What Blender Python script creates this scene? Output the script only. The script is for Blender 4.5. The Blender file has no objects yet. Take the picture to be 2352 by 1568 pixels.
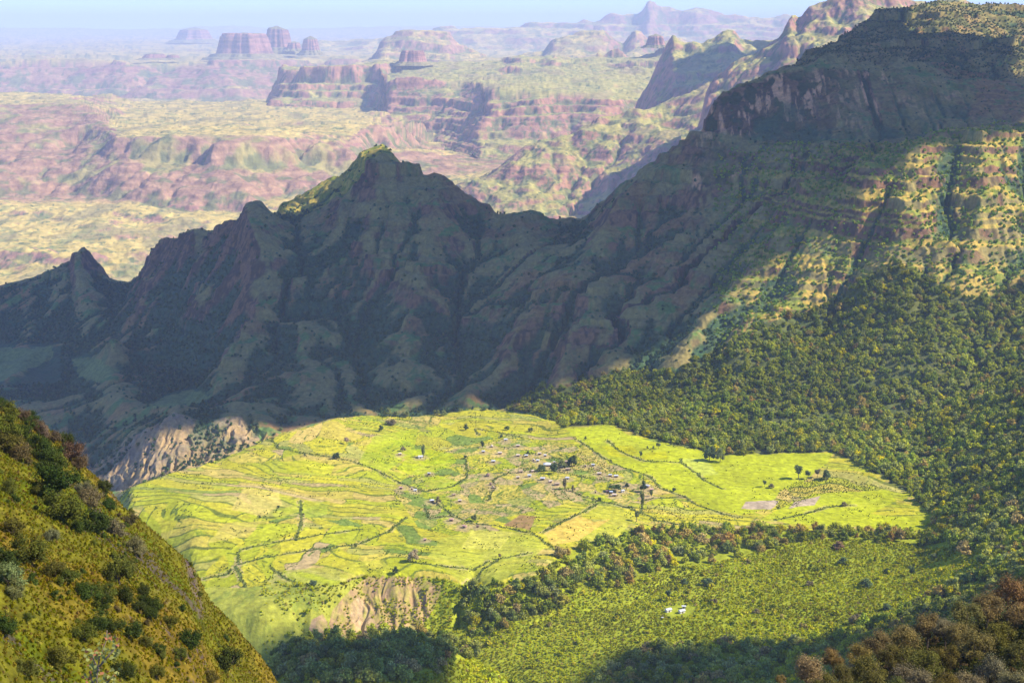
import bpy, math, time, heapq
import numpy as np
from mathutils import Vector
T0 = time.time()
rng = np.random.default_rng(7)
# ------------------------------------------------------------------ camera, sky, sun, exposure
PITCH = math.radians(12.33)
FPX = 2352 * 50 / 36.0
SP, CP = math.sin(PITCH), math.cos(PITCH)
scn = bpy.context.scene
cam_d = bpy.data.cameras.new("camera"); cam_d.lens = 50; cam_d.sensor_width = 36
cam_d.clip_start = 1; cam_d.clip_end = 300000
cam = bpy.data.objects.new("camera", cam_d); scn.collection.objects.link(cam)
cam.location = (0, 0, 0); cam.rotation_euler = (math.pi / 2 - PITCH, 0, 0)
scn.camera = cam
SUN_EL, SUN_AZ = math.radians(42), math.radians(97)      # azimuth measured from +Y towards +X
SV = np.array([math.cos(SUN_EL) * math.sin(SUN_AZ), math.cos(SUN_EL) * math.cos(SUN_AZ), math.sin(SUN_EL)])
world = bpy.data.worlds.new("World"); scn.world = world; world.use_nodes = True
nt = world.node_tree; nt.nodes.clear()
sky = nt.nodes.new("ShaderNodeTexSky"); sky.sky_type = 'NISHITA'; sky.sun_disc = False
sky.sun_elevation = SUN_EL; sky.sun_rotation = SUN_AZ; sky.altitude = 2500
sky.air_density = 0.85; sky.dust_density = 0.1; sky.ozone_density = 6.0
bg = nt.nodes.new("ShaderNodeBackground"); bg.inputs[1].default_value = 0.15
wo = nt.nodes.new("ShaderNodeOutputWorld")
tn = nt.nodes.new('ShaderNodeMix'); tn.data_type = 'RGBA'; tn.blend_type = 'MULTIPLY'; tn.inputs[0].default_value = 1
tn.inputs[7].default_value = (.82, .89, 1.24, 1)
nt.links.new(sky.outputs[0], tn.inputs[6]); nt.links.new(tn.outputs[2], bg.inputs[0]); nt.links.new(bg.outputs[0], wo.inputs[0])
sd = bpy.data.lights.new("sun", 'SUN'); sd.energy = 4.6; sd.angle = math.radians(0.6); sd.color = (1.0, 0.92, 0.76)
so = bpy.data.objects.new("sun", sd); scn.collection.objects.link(so)
so.rotation_euler = Vector(SV).to_track_quat('Z', 'Y').to_euler()
scn.view_settings.view_transform = 'Standard'; scn.view_settings.look = 'None'
scn.view_settings.exposure = 0.8; scn.view_settings.gamma = 1
scn.cycles.use_denoising = True
scn.cycles.max_bounces = 5; scn.cycles.diffuse_bounces = 3; scn.cycles.glossy_bounces = 1
scn.cycles.transmission_bounces = 2; scn.cycles.volume_bounces = 1; scn.cycles.transparent_max_bounces = 4
scn.cycles.caustics_reflective = False; scn.cycles.caustics_refractive = False

# ------------------------------------------------------------------ maths helpers
def slope(py):                                # tan of the angle below the horizon of an image row
    cy = (784 - py) / FPX
    return (SP - cy * CP) / (CP + cy * SP)
def point(px, py, Y):                         # the world point seen at (px, py) at distance Y
    z = -slope(py) * Y
    return (px - 1176) / FPX * (Y * CP - z * SP), Y, z
def knot(k):
    if len(k) == 4:
        px, _, Y, z = k
        x = (px - 1176) / FPX * (Y * CP - z * SP)
        return x / Y, Y, z
    x, Y, z = point(*k)
    return x / Y, Y, z
def project(x, y, z):
    d = y * CP - z * SP
    return 1176 + FPX * x / d, 784 - FPX * (y * SP + z * CP) / d
_g = np.random.default_rng(3)
_perm = _g.permutation(4096).astype(np.int32)
_ang = _g.uniform(0, 2 * np.pi, 4096)
_gx, _gy = np.cos(_ang).astype(np.float32), np.sin(_ang).astype(np.float32)
def perlin(x, y, seed=0):
    x = np.asarray(x, np.float64); y = np.asarray(y, np.float64)
    xi = np.floor(x); yi = np.floor(y)
    fx = (x - xi).astype(np.float32); fy = (y - yi).astype(np.float32)
    xi = xi.astype(np.int64).astype(np.int32); yi = yi.astype(np.int64).astype(np.int32)
    u = fx * fx * fx * (fx * (fx * 6 - 15) + 10); v = fy * fy * fy * (fy * (fy * 6 - 15) + 10)
    a0 = _perm[(xi + seed * 131) & 4095]; a1 = _perm[(xi + 1 + seed * 131) & 4095]
    def c(a, j, dx, dy):
        h = _perm[(a + yi + j) & 4095]
        return _gx[h] * dx + _gy[h] * dy
    n00 = c(a0, 0, fx, fy); n10 = c(a1, 0, fx - 1, fy)
    n01 = c(a0, 1, fx, fy - 1); n11 = c(a1, 1, fx - 1, fy - 1)
    return (n00 + u * (n10 - n00)) * (1 - v) + (n01 + u * (n11 - n01)) * v
def fbm(x, y, s, octv=4, seed=0, gain=.5):
    t = 0; a = 1; f = 1 / s
    for i in range(octv):
        t = t + a * perlin(x * f + 17.3 * i, y * f - 9.1 * i, seed + i * 7)
        a *= gain; f *= 2.03
    return t * 1.4
def ridged(x, y, s, octv=4, seed=0, gain=.5):
    t = 0; a = 1; f = 1 / s
    for i in range(octv):
        t = t + a * (1 - np.abs(perlin(x * f + 5.3 * i, y * f - 3.1 * i, seed + i * 5)) * 2.4)
        a *= gain; f *= 2.07
    return t
def sstep(a, b, x):
    t = np.clip((x - a) / (b - a), 0, 1)
    return t * t * (3 - 2 * t)
def hash2(i, j, s=0):
    h = (i.astype(np.int64) * 73856093) ^ (j.astype(np.int64) * 19349663) ^ (s * 83492791 + 1013)
    h = (h ^ (h >> 13)) * 1274126177
    h = (h ^ (h >> 16)) & 0xffffff
    return h / float(0xffffff)
def blur(z, n=1):
    for _ in range(n):
        p = np.pad(z, 1, mode='edge')
        z = (p[:-2, 1:-1] + 2 * p[1:-1, 1:-1] + p[2:, 1:-1]) / 4
        p = np.pad(z, 1, mode='edge')
        z = (p[1:-1, :-2] + 2 * p[1:-1, 1:-1] + p[1:-1, 2:]) / 4
    return z
def inpoly(px, py, poly):
    px = np.asarray(px); ins = np.zeros(px.shape, bool)
    n = len(poly); j = n - 1
    xs = [p[0] for p in poly]; ys = [p[1] for p in poly]
    box = (px >= min(xs)) & (px <= max(xs)) & (py >= min(ys)) & (py <= max(ys))
    if not box.any(): return ins
    X = px[box]; Y = py[box]; r = np.zeros(X.shape, bool)
    for i in range(n):
        xi, yi = poly[i]; xj, yj = poly[j]
        if yi != yj:
            r ^= ((yi > Y) != (yj > Y)) & (X < (xj - xi) * (Y - yi) / (yj - yi) + xi)
        j = i
    ins[box] = r
    return ins

# ------------------------------------------------------------------ terrain machinery
class Terrain:
    """heightfield lofted through curves given as (column, row, distance) knots, then worn down by running water"""
    def __init__(s, curves, x0, x1, y0, y1, cell):
        s.c = []
        for cv in curves:
            k = np.array(sorted(knot(q) for q in cv))
            s.c.append(k)
        s.x0, s.y0, s.cell = x0, y0, cell
        s.nx = int((x1 - x0) / cell) + 1; s.ny = int((y1 - y0) / cell) + 1
        gx, gy = np.meshgrid(x0 + np.arange(s.nx) * cell, y0 + np.arange(s.ny) * cell)
        s.gx, s.gy = gx, gy
        s.z = s.base(gx, gy)
    def curve_at(s, a):
        Yk = np.stack([np.interp(a, k[:, 0], k[:, 1]) for k in s.c])
        zk = np.stack([np.interp(a, k[:, 0], k[:, 2]) for k in s.c])
        Yk = np.maximum.accumulate(Yk + np.arange(len(s.c)).reshape(-1, *([1] * (Yk.ndim - 1))) * .5, axis=0)
        return Yk, zk
    def base(s, x, y):
        a = x / y
        Yk, zk = s.curve_at(a)
        z = zk[0].copy()
        for k in range(len(s.c) - 1):
            m = (y >= Yk[k])
            t = np.clip((y - Yk[k]) / (Yk[k + 1] - Yk[k]), 0, 1)
            z = np.where(m, zk[k] + (zk[k + 1] - zk[k]) * t, z)
        return z
    def flow(s, z):
        ny, nx = z.shape; N = ny * nx
        best = np.zeros(z.shape); rec = np.arange(N).reshape(ny, nx); dist = np.full(z.shape, s.cell, float)
        p = np.pad(z, 1, constant_values=1e9)
        for dy in (-1, 0, 1):
            for dx in (-1, 0, 1):
                if dx == 0 and dy == 0: continue
                d = s.cell * math.hypot(dx, dy)
                q = p[1 + dy:1 + dy + ny, 1 + dx:1 + dx + nx]
                sl = (z - q) / d
                m = sl > best
                best = np.where(m, sl, best)
                rec = np.where(m, np.arange(N).reshape(ny, nx) + dy * nx + dx, rec)
                dist = np.where(m, d, dist)
        for e in (np.s_[0, :], np.s_[-1, :], np.s_[:, 0], np.s_[:, -1]):
            rec[e] = np.arange(N).reshape(ny, nx)[e]
        return rec.ravel(), dist.ravel()
    def accumulate(s, z):
        rec, dist = s.flow(z)
        order = np.argsort(-z.ravel(), kind='stable').tolist()
        A = [s.cell * s.cell] * len(order); r = rec.tolist()
        for i in order:
            j = r[i]
            if j != i: A[j] += A[i]
        return rec, dist, order, np.array(A)
    def fill(s):
        z = s.z; ny, nx = z.shape; zf = z.ravel().tolist(); done = bytearray(ny * nx); h = []
        for j in range(ny):
            for i in ((0, nx - 1) if 0 < j < ny - 1 else range(nx)):
                k = j * nx + i
                if not done[k]: done[k] = 1; heapq.heappush(h, (zf[k], k))
        eps = s.cell * 2e-4
        offs = (-nx - 1, -nx, -nx + 1, -1, 1, nx - 1, nx, nx + 1)
        N = ny * nx
        while h:
            zk, k = heapq.heappop(h)
            for o in offs:
                q = k + o
                if 0 <= q < N and not done[q]:
                    done[q] = 1
                    if zf[q] < zk + eps: zf[q] = zk + eps
                    heapq.heappush(h, (zf[q], q))
        s.z = np.array(zf).reshape(ny, nx)
    def erode(s, iters, K, m=.45, mask=None, diff=0.0):
        s.fill()
        for it in range(iters):
            rec, dist, order, A = s.accumulate(s.z)
            f = K * A ** m / dist
            if mask is not None: f = f * mask.ravel()
            f = f.tolist(); z = s.z.ravel().tolist(); r = rec.tolist()
            for i in reversed(order):
                j = r[i]
                if j != i:
                    fi = f[i]
                    if z[j] < z[i]: z[i] = (z[i] + fi * z[j]) / (1 + fi)
            s.z = np.array(z).reshape(s.z.shape)
            if diff:
                p = np.pad(s.z, 1, mode='edge')
                lap = p[:-2, 1:-1] + p[2:, 1:-1] + p[1:-1, :-2] + p[1:-1, 2:] - 4 * s.z
                s.z = s.z + diff * lap * (1 if mask is None else mask)
    def finish(s):
        s.A = np.log10(blur(s.accumulate(s.z)[3].reshape(s.z.shape) / s.cell ** 2, 1))
        s.gyv, s.gxv = np.gradient(s.z, s.cell)
        c = blur(s.z, 6); s.curv = s.z - c        # >0 on ribs, <0 in gullies
    def sample(s, arr, x, y):
        fx = np.clip((x - s.x0) / s.cell, 0, s.nx - 1.001); fy = np.clip((y - s.y0) / s.cell, 0, s.ny - 1.001)
        i = fx.astype(np.int32); j = fy.astype(np.int32); u = fx - i; v = fy - j
        return (arr[j, i] * (1 - u) + arr[j, i + 1] * u) * (1 - v) + (arr[j + 1, i] * (1 - u) + arr[j + 1, i + 1] * u) * v
    def height(s, x, y):
        """terrain height with all its fine relief"""
        x = np.asarray(x, float); y = np.asarray(y, float)
        return s.detail(x, y, s.sample(s.z, x, y))
    def trace(s, px, py, y0, y1, n=500):
        """ground point seen at image position, first hit along the line of sight"""
        px = np.atleast_1d(np.asarray(px, float)); py = np.atleast_1d(np.asarray(py, float))
        sl = slope(py); hit = np.full(px.shape, np.nan); done = np.zeros(px.shape, bool)
        for Y in np.linspace(y0, y1, n):
            z = -sl * Y; x = (px - 1176) / FPX * (Y * CP - z * SP)
            g = s.height(x, np.full_like(x, Y))
            m = (~done) & (g >= z)
            hit[m] = Y; done |= m
        Y = np.where(done, hit, y1); z = -sl * Y; x = (px - 1176) / FPX * (Y * CP - z * SP)
        return x, Y, s.height(x, Y)
    def mesh_grid(s, a0, a1, step_px, row_px, minrows=10):
        na = int((a1 - a0) * FPX / step_px); a = np.linspace(a0, a1, na)
        Yk, zk = s.curve_at(a)
        rows = []
        for k in range(len(s.c) - 1):
            p0 = project(a * Yk[k], Yk[k], zk[k])[1]; p1 = project(a * Yk[k + 1], Yk[k + 1], zk[k + 1])[1]
            n = int(max(minrows, np.percentile(np.abs(p1 - p0), 92) * 1.15 / row_px))
            t = np.arange(n) / n
            rows.append(Yk[k][None] + (Yk[k + 1] - Yk[k])[None] * t[:, None])
        rows.append(Yk[-1][None])
        Y = np.concatenate(rows)
        return np.broadcast_to(a, Y.shape) * Y, Y

def make_grid_mesh(name, X, Y, Z, col, mat, sat=1.15):
    ny, nx = X.shape
    v = np.stack([X, Y, Z], -1).reshape(-1, 3).astype(np.float32)
    j, i = np.meshgrid(np.arange(ny - 1), np.arange(nx - 1), indexing='ij')
    a = (j * nx + i).ravel(); f = np.stack([a, a + 1, a + nx + 1, a + nx], -1).astype(np.int32)
    me = bpy.data.meshes.new(name)
    me.vertices.add(len(v)); me.vertices.foreach_set('co', v.ravel())
    me.loops.add(f.size); me.loops.foreach_set('vertex_index', f.ravel())
    me.polygons.add(len(f)); me.polygons.foreach_set('loop_start', np.arange(0, f.size, 4, dtype=np.int32))
    me.polygons.foreach_set('loop_total', np.full(len(f), 4, np.int32))
    me.polygons.foreach_set('use_smooth', np.ones(len(f), bool))
    me.update(calc_edges=False)
    at = me.attributes.new('Col', 'FLOAT_COLOR', 'POINT')
    c4 = np.ones((len(v), 4), np.float32); c4[:, :3] = vivid(col.reshape(-1, 3), sat)
    at.data.foreach_set('color', c4.ravel())
    me.materials.append(mat)
    o = bpy.data.objects.new(name, me); scn.collection.objects.link(o)
    o['kind'] = 'structure'
    return o
def vivid(c, k):
    c = np.asarray(c, float); l = (c @ np.array([.3, .6, .1]))[..., None]
    return np.clip(l + (c - l) * k, .004, 1)
def mix(a, b, t):
    return a + (np.asarray(b, float) - a) * np.asarray(t)[..., None]

# ------------------------------------------------------------------ materials
def ground_mat(name, s1, s2, bump, amp=.35):
    m = bpy.data.materials.new(name); m.use_nodes = True; t = m.node_tree; t.nodes.clear()
    o = t.nodes.new('ShaderNodeOutputMaterial'); b = t.nodes.new('ShaderNodeBsdfPrincipled')
    b.inputs['Roughness'].default_value = .95; b.inputs['Specular IOR Level'].default_value = .08
    at = t.nodes.new('ShaderNodeAttribute'); at.attribute_name = 'Col'
    tc = t.nodes.new('ShaderNodeNewGeometry')
    n1 = t.nodes.new('ShaderNodeTexNoise'); n1.inputs['Scale'].default_value = 1 / s1; n1.inputs['Detail'].default_value = 5
    n1.inputs['Roughness'].default_value = .65
    n2 = t.nodes.new('ShaderNodeTexNoise'); n2.inputs['Scale'].default_value = 1 / s2; n2.inputs['Detail'].default_value = 4
    t.links.new(tc.outputs['Position'], n1.inputs['Vector']); t.links.new(tc.outputs['Position'], n2.inputs['Vector'])
    mr = t.nodes.new('ShaderNodeMapRange'); mr.inputs[1].default_value = .3; mr.inputs[2].default_value = .7
    mr.inputs[3].default_value = 1 - amp; mr.inputs[4].default_value = 1 + amp
    t.links.new(n1.outputs['Fac'], mr.inputs[0])
    mx = t.nodes.new('ShaderNodeMix'); mx.data_type = 'RGBA'; mx.blend_type = 'MULTIPLY'; mx.inputs[0].default_value = 1
    t.links.new(at.outputs['Color'], mx.inputs[6]); t.links.new(mr.outputs[0], mx.inputs[7])
    t.links.new(mx.outputs[2], b.inputs['Base Color'])
    bp = t.nodes.new('ShaderNodeBump'); bp.inputs['Strength'].default_value = .8; bp.inputs['Distance'].default_value = bump
    t.links.new(n2.outputs['Fac'], bp.inputs['Height']); t.links.new(bp.outputs[0], b.inputs['Normal'])
    t.links.new(b.outputs[0], o.inputs[0])
    return m
M_VALLEY = ground_mat('valley_soil', 6, 5, 1.2)
M_FAR = ground_mat('canyon_rock', 60, 45, 12, .3)

# ------------------------------------------------------------------ N: near valley, mountain range and right massif
NC = [
 [(-300,0,450,-330),(2700,0,450,-330)],
 [(-300,0,820,-520),(500,0,820,-480),(600,1540,830),(650,1500,830),(700,1472,830),(850,1456,830),(950,1462,830),(1050,1495,830),(1150,1545,830),(1300,0,830,-450),(1900,0,830,-440),(2352,0,830,-400),(2700,0,830,-330)],
 [(-300,0,1000,-560),(500,0,1000,-560),(620,0,1000,-525),(1150,0,1000,-505),(1300,0,1010,-492),(1900,0,1010,-468),(2150,0,1010,-440),(2352,1325,1010),(2700,0,1010,-300)],
 [(-300,0,1100,-560),(300,0,1100,-560),(600,1540,1100),(720,1480,1110),(830,1462,1130),(1000,1445,1138),(1150,1425,1135),(1300,1400,1150),(1700,0,1150,-480),(2100,0,1150,-466),(2352,0,1150,-425),(2700,0,1150,-330)],
 [(-300,0,1250,-560),(300,0,1250,-560),(450,1420,1140),(600,1400,1130),(700,1365,1150),(800,1335,1170),(830,1320,1184),(1000,1322,1184),(1100,1345,1165),(1230,1320,1180),(1300,1260,1250),(1500,1200,1340),(1700,1200,1350),(2130,1215,1330),(2352,0,1350,-420),(2700,0,1350,-320)],
 [(-300,0,1400,-600),(150,0,1380,-520),(300,0,1340,-470),(450,0,1350,-462),(700,0,1400,-470),(1000,0,1480,-477),(1300,0,1500,-475),(1600,0,1480,-475),(1900,0,1460,-474),(2120,0,1450,-470),(2352,0,1500,-405),(2700,0,1500,-320)],
 [(-300,0,1500,-750),(150,0,1500,-580),(300,1120,1420),(400,1085,1480),(500,1060,1540),(600,1015,1600),(680,985,1650),(760,963,1690),(850,953,1730),(950,958,1740),(1100,940,1770),(1230,955,1740),(1290,985,1660),(1400,978,1660),(1500,1015,1600),(1650,1042,1560),(1900,1035,1560),(2120,0,1560,-462),(2352,0,1600,-398),(2700,0,1600,-320)],
 [(-300,0,1850,-850),(200,1130,1800),(330,1122,1750),(450,1092,1750),(600,1045,1790),(760,0,1850,-552),(900,0,1880,-552),(1100,0,1900,-540),(1250,965,1800),(1400,950,1750),(1600,990,1680),(1900,0,1660,-462),(2100,0,1650,-448),(2352,850,1680),(2700,0,1700,-300)],
 [(-300,930,2300),(0,925,2300),(130,950,2200),(215,1040,1960),(330,1000,1850),(370,975,1860),(410,952,1880),(470,975,1890),(540,958,1900),(650,960,1950),(760,930,2000),(900,920,2020),(1100,910,2000),(1250,900,1960),(1400,870,1900),(1560,860,1880),(1700,800,1880),(1900,745,1900),(2060,660,1900),(2150,650,1880),(2250,630,1900),(2352,600,1900),(2700,0,1900,-260)],
 [(-300,800,2700),(100,790,2700),(250,770,2600),(330,880,2300),(420,890,2260),(550,760,2300),(700,720,2250),(900,700,2250),(1050,680,2250),(1200,650,2200),(1350,650,2120),(1500,630,2120),(1700,560,2120),(1880,470,2100),(1960,420,2080),(2080,370,2090),(2180,340,2120),(2260,320,2120),(2352,310,2150),(2700,290,2150)],
 [(-300,700,3000),(0,650,3000),(60,632,3000),(120,618,3000),(158,600,3000),(163,575,3000),(180,564,3000),(195,570,3000),(222,602,3000),(250,625,2990),(285,640,2920),(300,640,2900),(345,600,2800),(380,570,2750),(440,520,2650),(500,498,2600),(545,480,2560),(560,452,2550),(575,444,2550),(598,446,2550),(615,460,2550),(650,484,2550),(690,493,2550),(750,468,2550),(800,435,2550),(845,378,2550),(875,360,2550),(910,360,2550),(950,383,2550),(985,390,2550),(1005,383,2550),(1030,393,2550),(1060,420,2540),(1100,452,2530),(1160,490,2500),(1200,485,2500),(1260,492,2480),(1320,487,2480),(1350,472,2450),(1400,430,2440),(1500,370,2430),(1590,305,2420),(1700,306,2380),(1850,312,2350),(2000,318,2320),(2150,310,2310),(2352,290,2300),(2700,270,2280)],
 [(-300,0,3400,-800),(300,0,3300,-750),(600,0,3000,-470),(640,468,2750),(700,438,2750),(780,400,2760),(820,352,2770),(850,332,2780),(880,327,2780),(905,352,2780),(930,0,2850,-350),(1200,0,2850,-520),(1500,0,2750,-420),(1598,0,2600,-250),(1610,288,2440),(1625,250,2450),(1650,212,2460),(1700,190,2470),(1830,150,2490),(1950,150,2490),(2100,168,2480),(2200,185,2470),(2352,200,2450),(2700,200,2450)],
 [(-300,0,3700,-900),(700,0,3100,-700),(900,0,3100,-560),(1500,0,3100,-750),(1650,0,2900,-500),(1700,0,2750,-120),(1800,146,2650),(1850,124,2750),(1880,108,2820),(1920,78,2900),(1960,45,2980),(2010,18,3050),(2100,8,3100),(2160,4,3100),(2250,14,3100),(2352,20,3100),(2700,30,3100)],
 [(-300,0,4300,-1000),(700,0,4200,-1000),(1500,0,4200,-1000),(1750,0,4200,-700),(1900,0,4000,-200),(2100,0,4000,-60),(2700,0,4000,-60)],
]
N = Terrain(NC, -1750, 1900, 500, 4200, 6)
gx, gy = N.gx, N.gy
gpx, gpy = project(gx, gy, N.z)
PLATEAU = [(300,1118),(400,1083),(500,1058),(600,1012),(760,962),(850,950),(1100,936),(1240,950),(1300,982),(1400,974),(1470,1000),(1650,1045),(1915,1036),(2060,1110),(2150,1190),(2120,1220),(1500,1215),(1290,1270),(1230,1325),(1100,1350),(1000,1325),(830,1322),(760,1345),(640,1335),(560,1350),(480,1350),(300,1400),(240,1250),(280,1130)]
flatm = blur(((gy < 1800) & (inpoly(gpx, gpy, PLATEAU) | (gy < 1120))).astype(float), 5)
lowland = sstep(1700, 1950, gy) 
mount = sstep(1750, 2050, gy + .25 * gx * 0)
scarp = ((gy > 1100) & (gy < 1210) & (gpx > 680) & (gpx < 1120)).astype(float)
right_slope = sstep(300, 560, gx) * sstep(1450, 1700, gy)
rough = np.clip(mount + .3 * right_slope * (1 - mount), 0, 1)
warpx = fbm(gx, gy, 260, 3, 11) * 60; warpy = fbm(gx, gy, 260, 3, 12) * 60
cliffz = ((gpx > 1590) & (gy > 2280) & (gy < 2500)).astype(float)
cliffz = blur(cliffz, 4)
rough = rough * (1 - .75 * cliffz)
N.z = N.z + rough * ((ridged(gx + warpx, gy + warpy, 300, 3, 21) - 1.2) * 19 + (ridged(gx + warpx * .5, gy - warpy * .5, 110, 3, 22) - 1.2) * 4) + fbm(gx, gy, 90, 4, 5) * (1.2 + 3 * rough)
# spurs that come off the massif and the range
def spur(pts, h, w):
    global N
    P = [point(*p) for p in pts]
    for (xa, ya, _), (xb, yb, _) in zip(P[:-1], P[1:]):
        L = math.hypot(xb - xa, yb - ya)
        t = np.clip(((gx - xa) * (xb - xa) + (gy - ya) * (yb - ya)) / L ** 2, 0, 1)
        d = np.hypot(gx - xa - t * (xb - xa), gy - ya - t * (yb - ya)) + fbm(gx, gy, 60, 2, 31) * w * .25
        add = h * np.clip(1 - d / w, 0, 1) ** 1.2
        SPUR[:] = np.maximum(SPUR, add)
SPUR = np.zeros_like(N.z)
spur([(2280,330,2200),(2260,420,2080),(2250,520,1990),(2220,640,1890)], 22, 75)
spur([(2150,330,2200),(2110,400,2080),(2060,500,1980),(2010,620,1900)], 22, 75)
spur([(2080,350,2150),(1960,410,2080),(1880,530,1990),(1800,650,1930),(1730,740,1890)], 22, 75)
spur([(1870,460,2150),(1740,590,2040),(1620,700,1950),(1560,830,1870)], 30, 55)
spur([(1450,520,2350),(1370,590,2240),(1260,700,2120),(1170,760,2050),(1080,870,1990)], 26, 60)
spur([(1000,520,2450),(970,620,2300),(930,740,2150),(960,840,2040)], 34, 75)
spur([(560,560,2500),(620,660,2350),(560,760,2230),(520,850,2150)], 34, 75)
spur([(1390,660,2120),(1330,760,2020),(1280,840,1960)], 24, 45)
spur([(350,650,2750),(300,760,2560),(260,860,2400)], 34, 90)
N.z = N.z + SPUR
K = .012 + .021 * mount * (1 - .7 * cliffz) + .02 * right_slope + .06 * scarp + .05 * ((gy > 1780) & (gy < 2000) & (gpx < 620))
K = K * (1 - .97 * flatm * (1 - scarp))
N.erode(9, 1.0, .44, K, .09)
# rock benches on the mountains
def terrace(z, step, x, y, k=.7, seed=41):
    q = z / step + fbm(x, y, step * 14, 2, seed) * .5
    f = q - np.floor(q)
    g = np.clip((f - .5) / (.5 * (1 - k)) * .5 + .5, 0, 1)
    return z + (g - f) * step
def strata(z, x, y, mean, seed, k0=.35, k1=.95, warp=.6):
    """uneven beds of hard and soft rock: cliffs and benches of random thickness"""
    g = np.random.default_rng(seed)
    kn = np.concatenate([[-2500.], -2500 + np.cumsum(mean * g.lognormal(-.15, .55, int(4200 / mean)))])
    sh = g.uniform(k0, k1, len(kn)); ce = g.uniform(.35, .75, len(kn))
    q = z + fbm(x, y, mean * 16, 3, seed) * mean * warp
    i = np.clip(np.searchsorted(kn, q) - 1, 0, len(kn) - 2)
    a = kn[i]; b = kn[i + 1]; t = (q - a) / (b - a)
    s_ = np.clip((t - ce[i]) / (1 - sh[i]) + ce[i], 0, 1)
    return z + (s_ - t) * (b - a), (t - ce[i]) / (1 - sh[i])
N.bench = np.clip(mount, 0, 1) * sstep(-560, -470, N.z)
N.finish(); CURV2 = N.z - blur(N.z, 60)
print('N eroded', time.time() - T0)
def n_detail(x, y, z):
    b = N.sample(N.bench, x, y)
    zz, _ = strata(z, x, y, 15, 41)
    sp_ = sstep(300, 420, x) * sstep(2300, 2200, y)
    w = .8 * b * (1 - .7 * sp_ * sstep(-.2, .3, fbm(x, y, 70, 2, 52))) * (.25 + .75 * sstep(-.2, .3, fbm(x, y, 170, 3, 51)))
    z = z + (zz - z) * w
    z = z + fbm(x, y, 26, 4, 61) * (.5 + 2.0 * b) + fbm(x, y, 9, 2, 65) * .9 * b + (ridged(x, y, 60, 3, 62) - 1.15) * 2.2 * b
    e = N.sample(ERO, x, y)
    z = z + e * (ridged(x + fbm(x, y, 30, 2, 64) * 10, y * .28, 17, 4, 63) - 1.5) * 4.0
    return z
ERO = np.zeros_like(N.z)
_p = project(N.gx, N.gy, N.z)
ERO[inpoly(_p[0], _p[1], [(735,1480),(760,1400),(805,1335),(870,1318),(980,1320),(1030,1345),(1010,1400),(975,1445),(880,1480)]) & (N.gy < 1300)] = .9
ERO[inpoly(_p[0], _p[1], [(190,1060),(250,1010),(330,990),(400,945),(440,960),(470,985),(500,965),(560,955),(640,1010),(560,1050),(500,1075),(440,1100),(300,1135),(200,1110)]) & (N.gy > 1700) & (N.gy < 1960)] = 1.5
ERO = blur(ERO, 3)
N.detail = n_detail

# ---- what grows where
FOREST = [(1150,938),(1250,895),(1400,860),(1560,850),(1640,800),(1760,740),(1850,720),(1960,660),(2060,600),(2150,650),(2240,690),(2352,650),(2700,600),(2700,1500),(2352,1330),(2250,1295),(2180,1262),(2150,1215),(2130,1190),(2050,1112),(1960,1075),(1915,1040),(1800,1046),(1640,1046),(1560,1026),(1470,996),(1400,976),(1290,986),(1240,956)]
STRIP = [(1225,1300),(1262,1245),(1350,1228),(1480,1222),(1540,1205),(1640,1190),(1760,1190),(1870,1205),(2000,1218),(2130,1218),(2250,1290),(2180,1262),(1960,1238),(1850,1240),(1740,1270),(1640,1290),(1500,1310),(1420,1350),(1330,1345),(1240,1335)]
DARKWOOD = [[(1050,1350),(1110,1350),(1240,1325),(1330,1345),(1300,1400),(1200,1420),(1130,1470),(1060,1440)],
            [(600,1568),(640,1490),(850,1440),(1000,1460),(1120,1500),(1000,1540),(900,1568)],
            [(1340,1600),(1450,1500),(1600,1480),(1800,1475),(1950,1450),(2100,1390),(2250,1330),(2352,1260),(2700,1150),(2700,1700),(1340,1700)]]
BADLAND = [(190,1060),(250,1010),(330,990),(400,945),(440,960),(470,985),(500,965),(560,955),(600,1010),(560,1050),(500,1075),(440,1100),(300,1135),(200,1110)]
SCARP = [(745,1475),(765,1410),(805,1350),(850,1326),(960,1326),(1010,1345),(1000,1395),(965,1440),(880,1475)]
LANDSLIP = [(808,1385),(825,1370),(850,1410),(905,1475),(820,1475)]
LANDSLIP2 = [(705,1470),(720,1420),(745,1410),(755,1430),(745,1470)]
def wob(px, py, x, y, a=9):
    return px + fbm(x, y, 30, 3, 81) * a, py + fbm(x, y, 30, 3, 82) * a * .6
def veg(x, y, z):
    """how thickly bush and forest cover the mountain at a point, 0 to 1"""
    n1 = fbm(x, y, 45, 4, 71); n2 = fbm(x, y, 190, 3, 72)
    cv = N.sample(N.curv, x, y) * .6 + N.sample(CURV2, x, y) * .45; ac = N.sample(N.A, x, y)
    low = sstep(-330, -470, z)
    return sstep(.0, .42, -cv / 9 + .55 * n2 + .22 * n1 + .12 * (ac - 1.3) - .12 + .48 * low)
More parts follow.
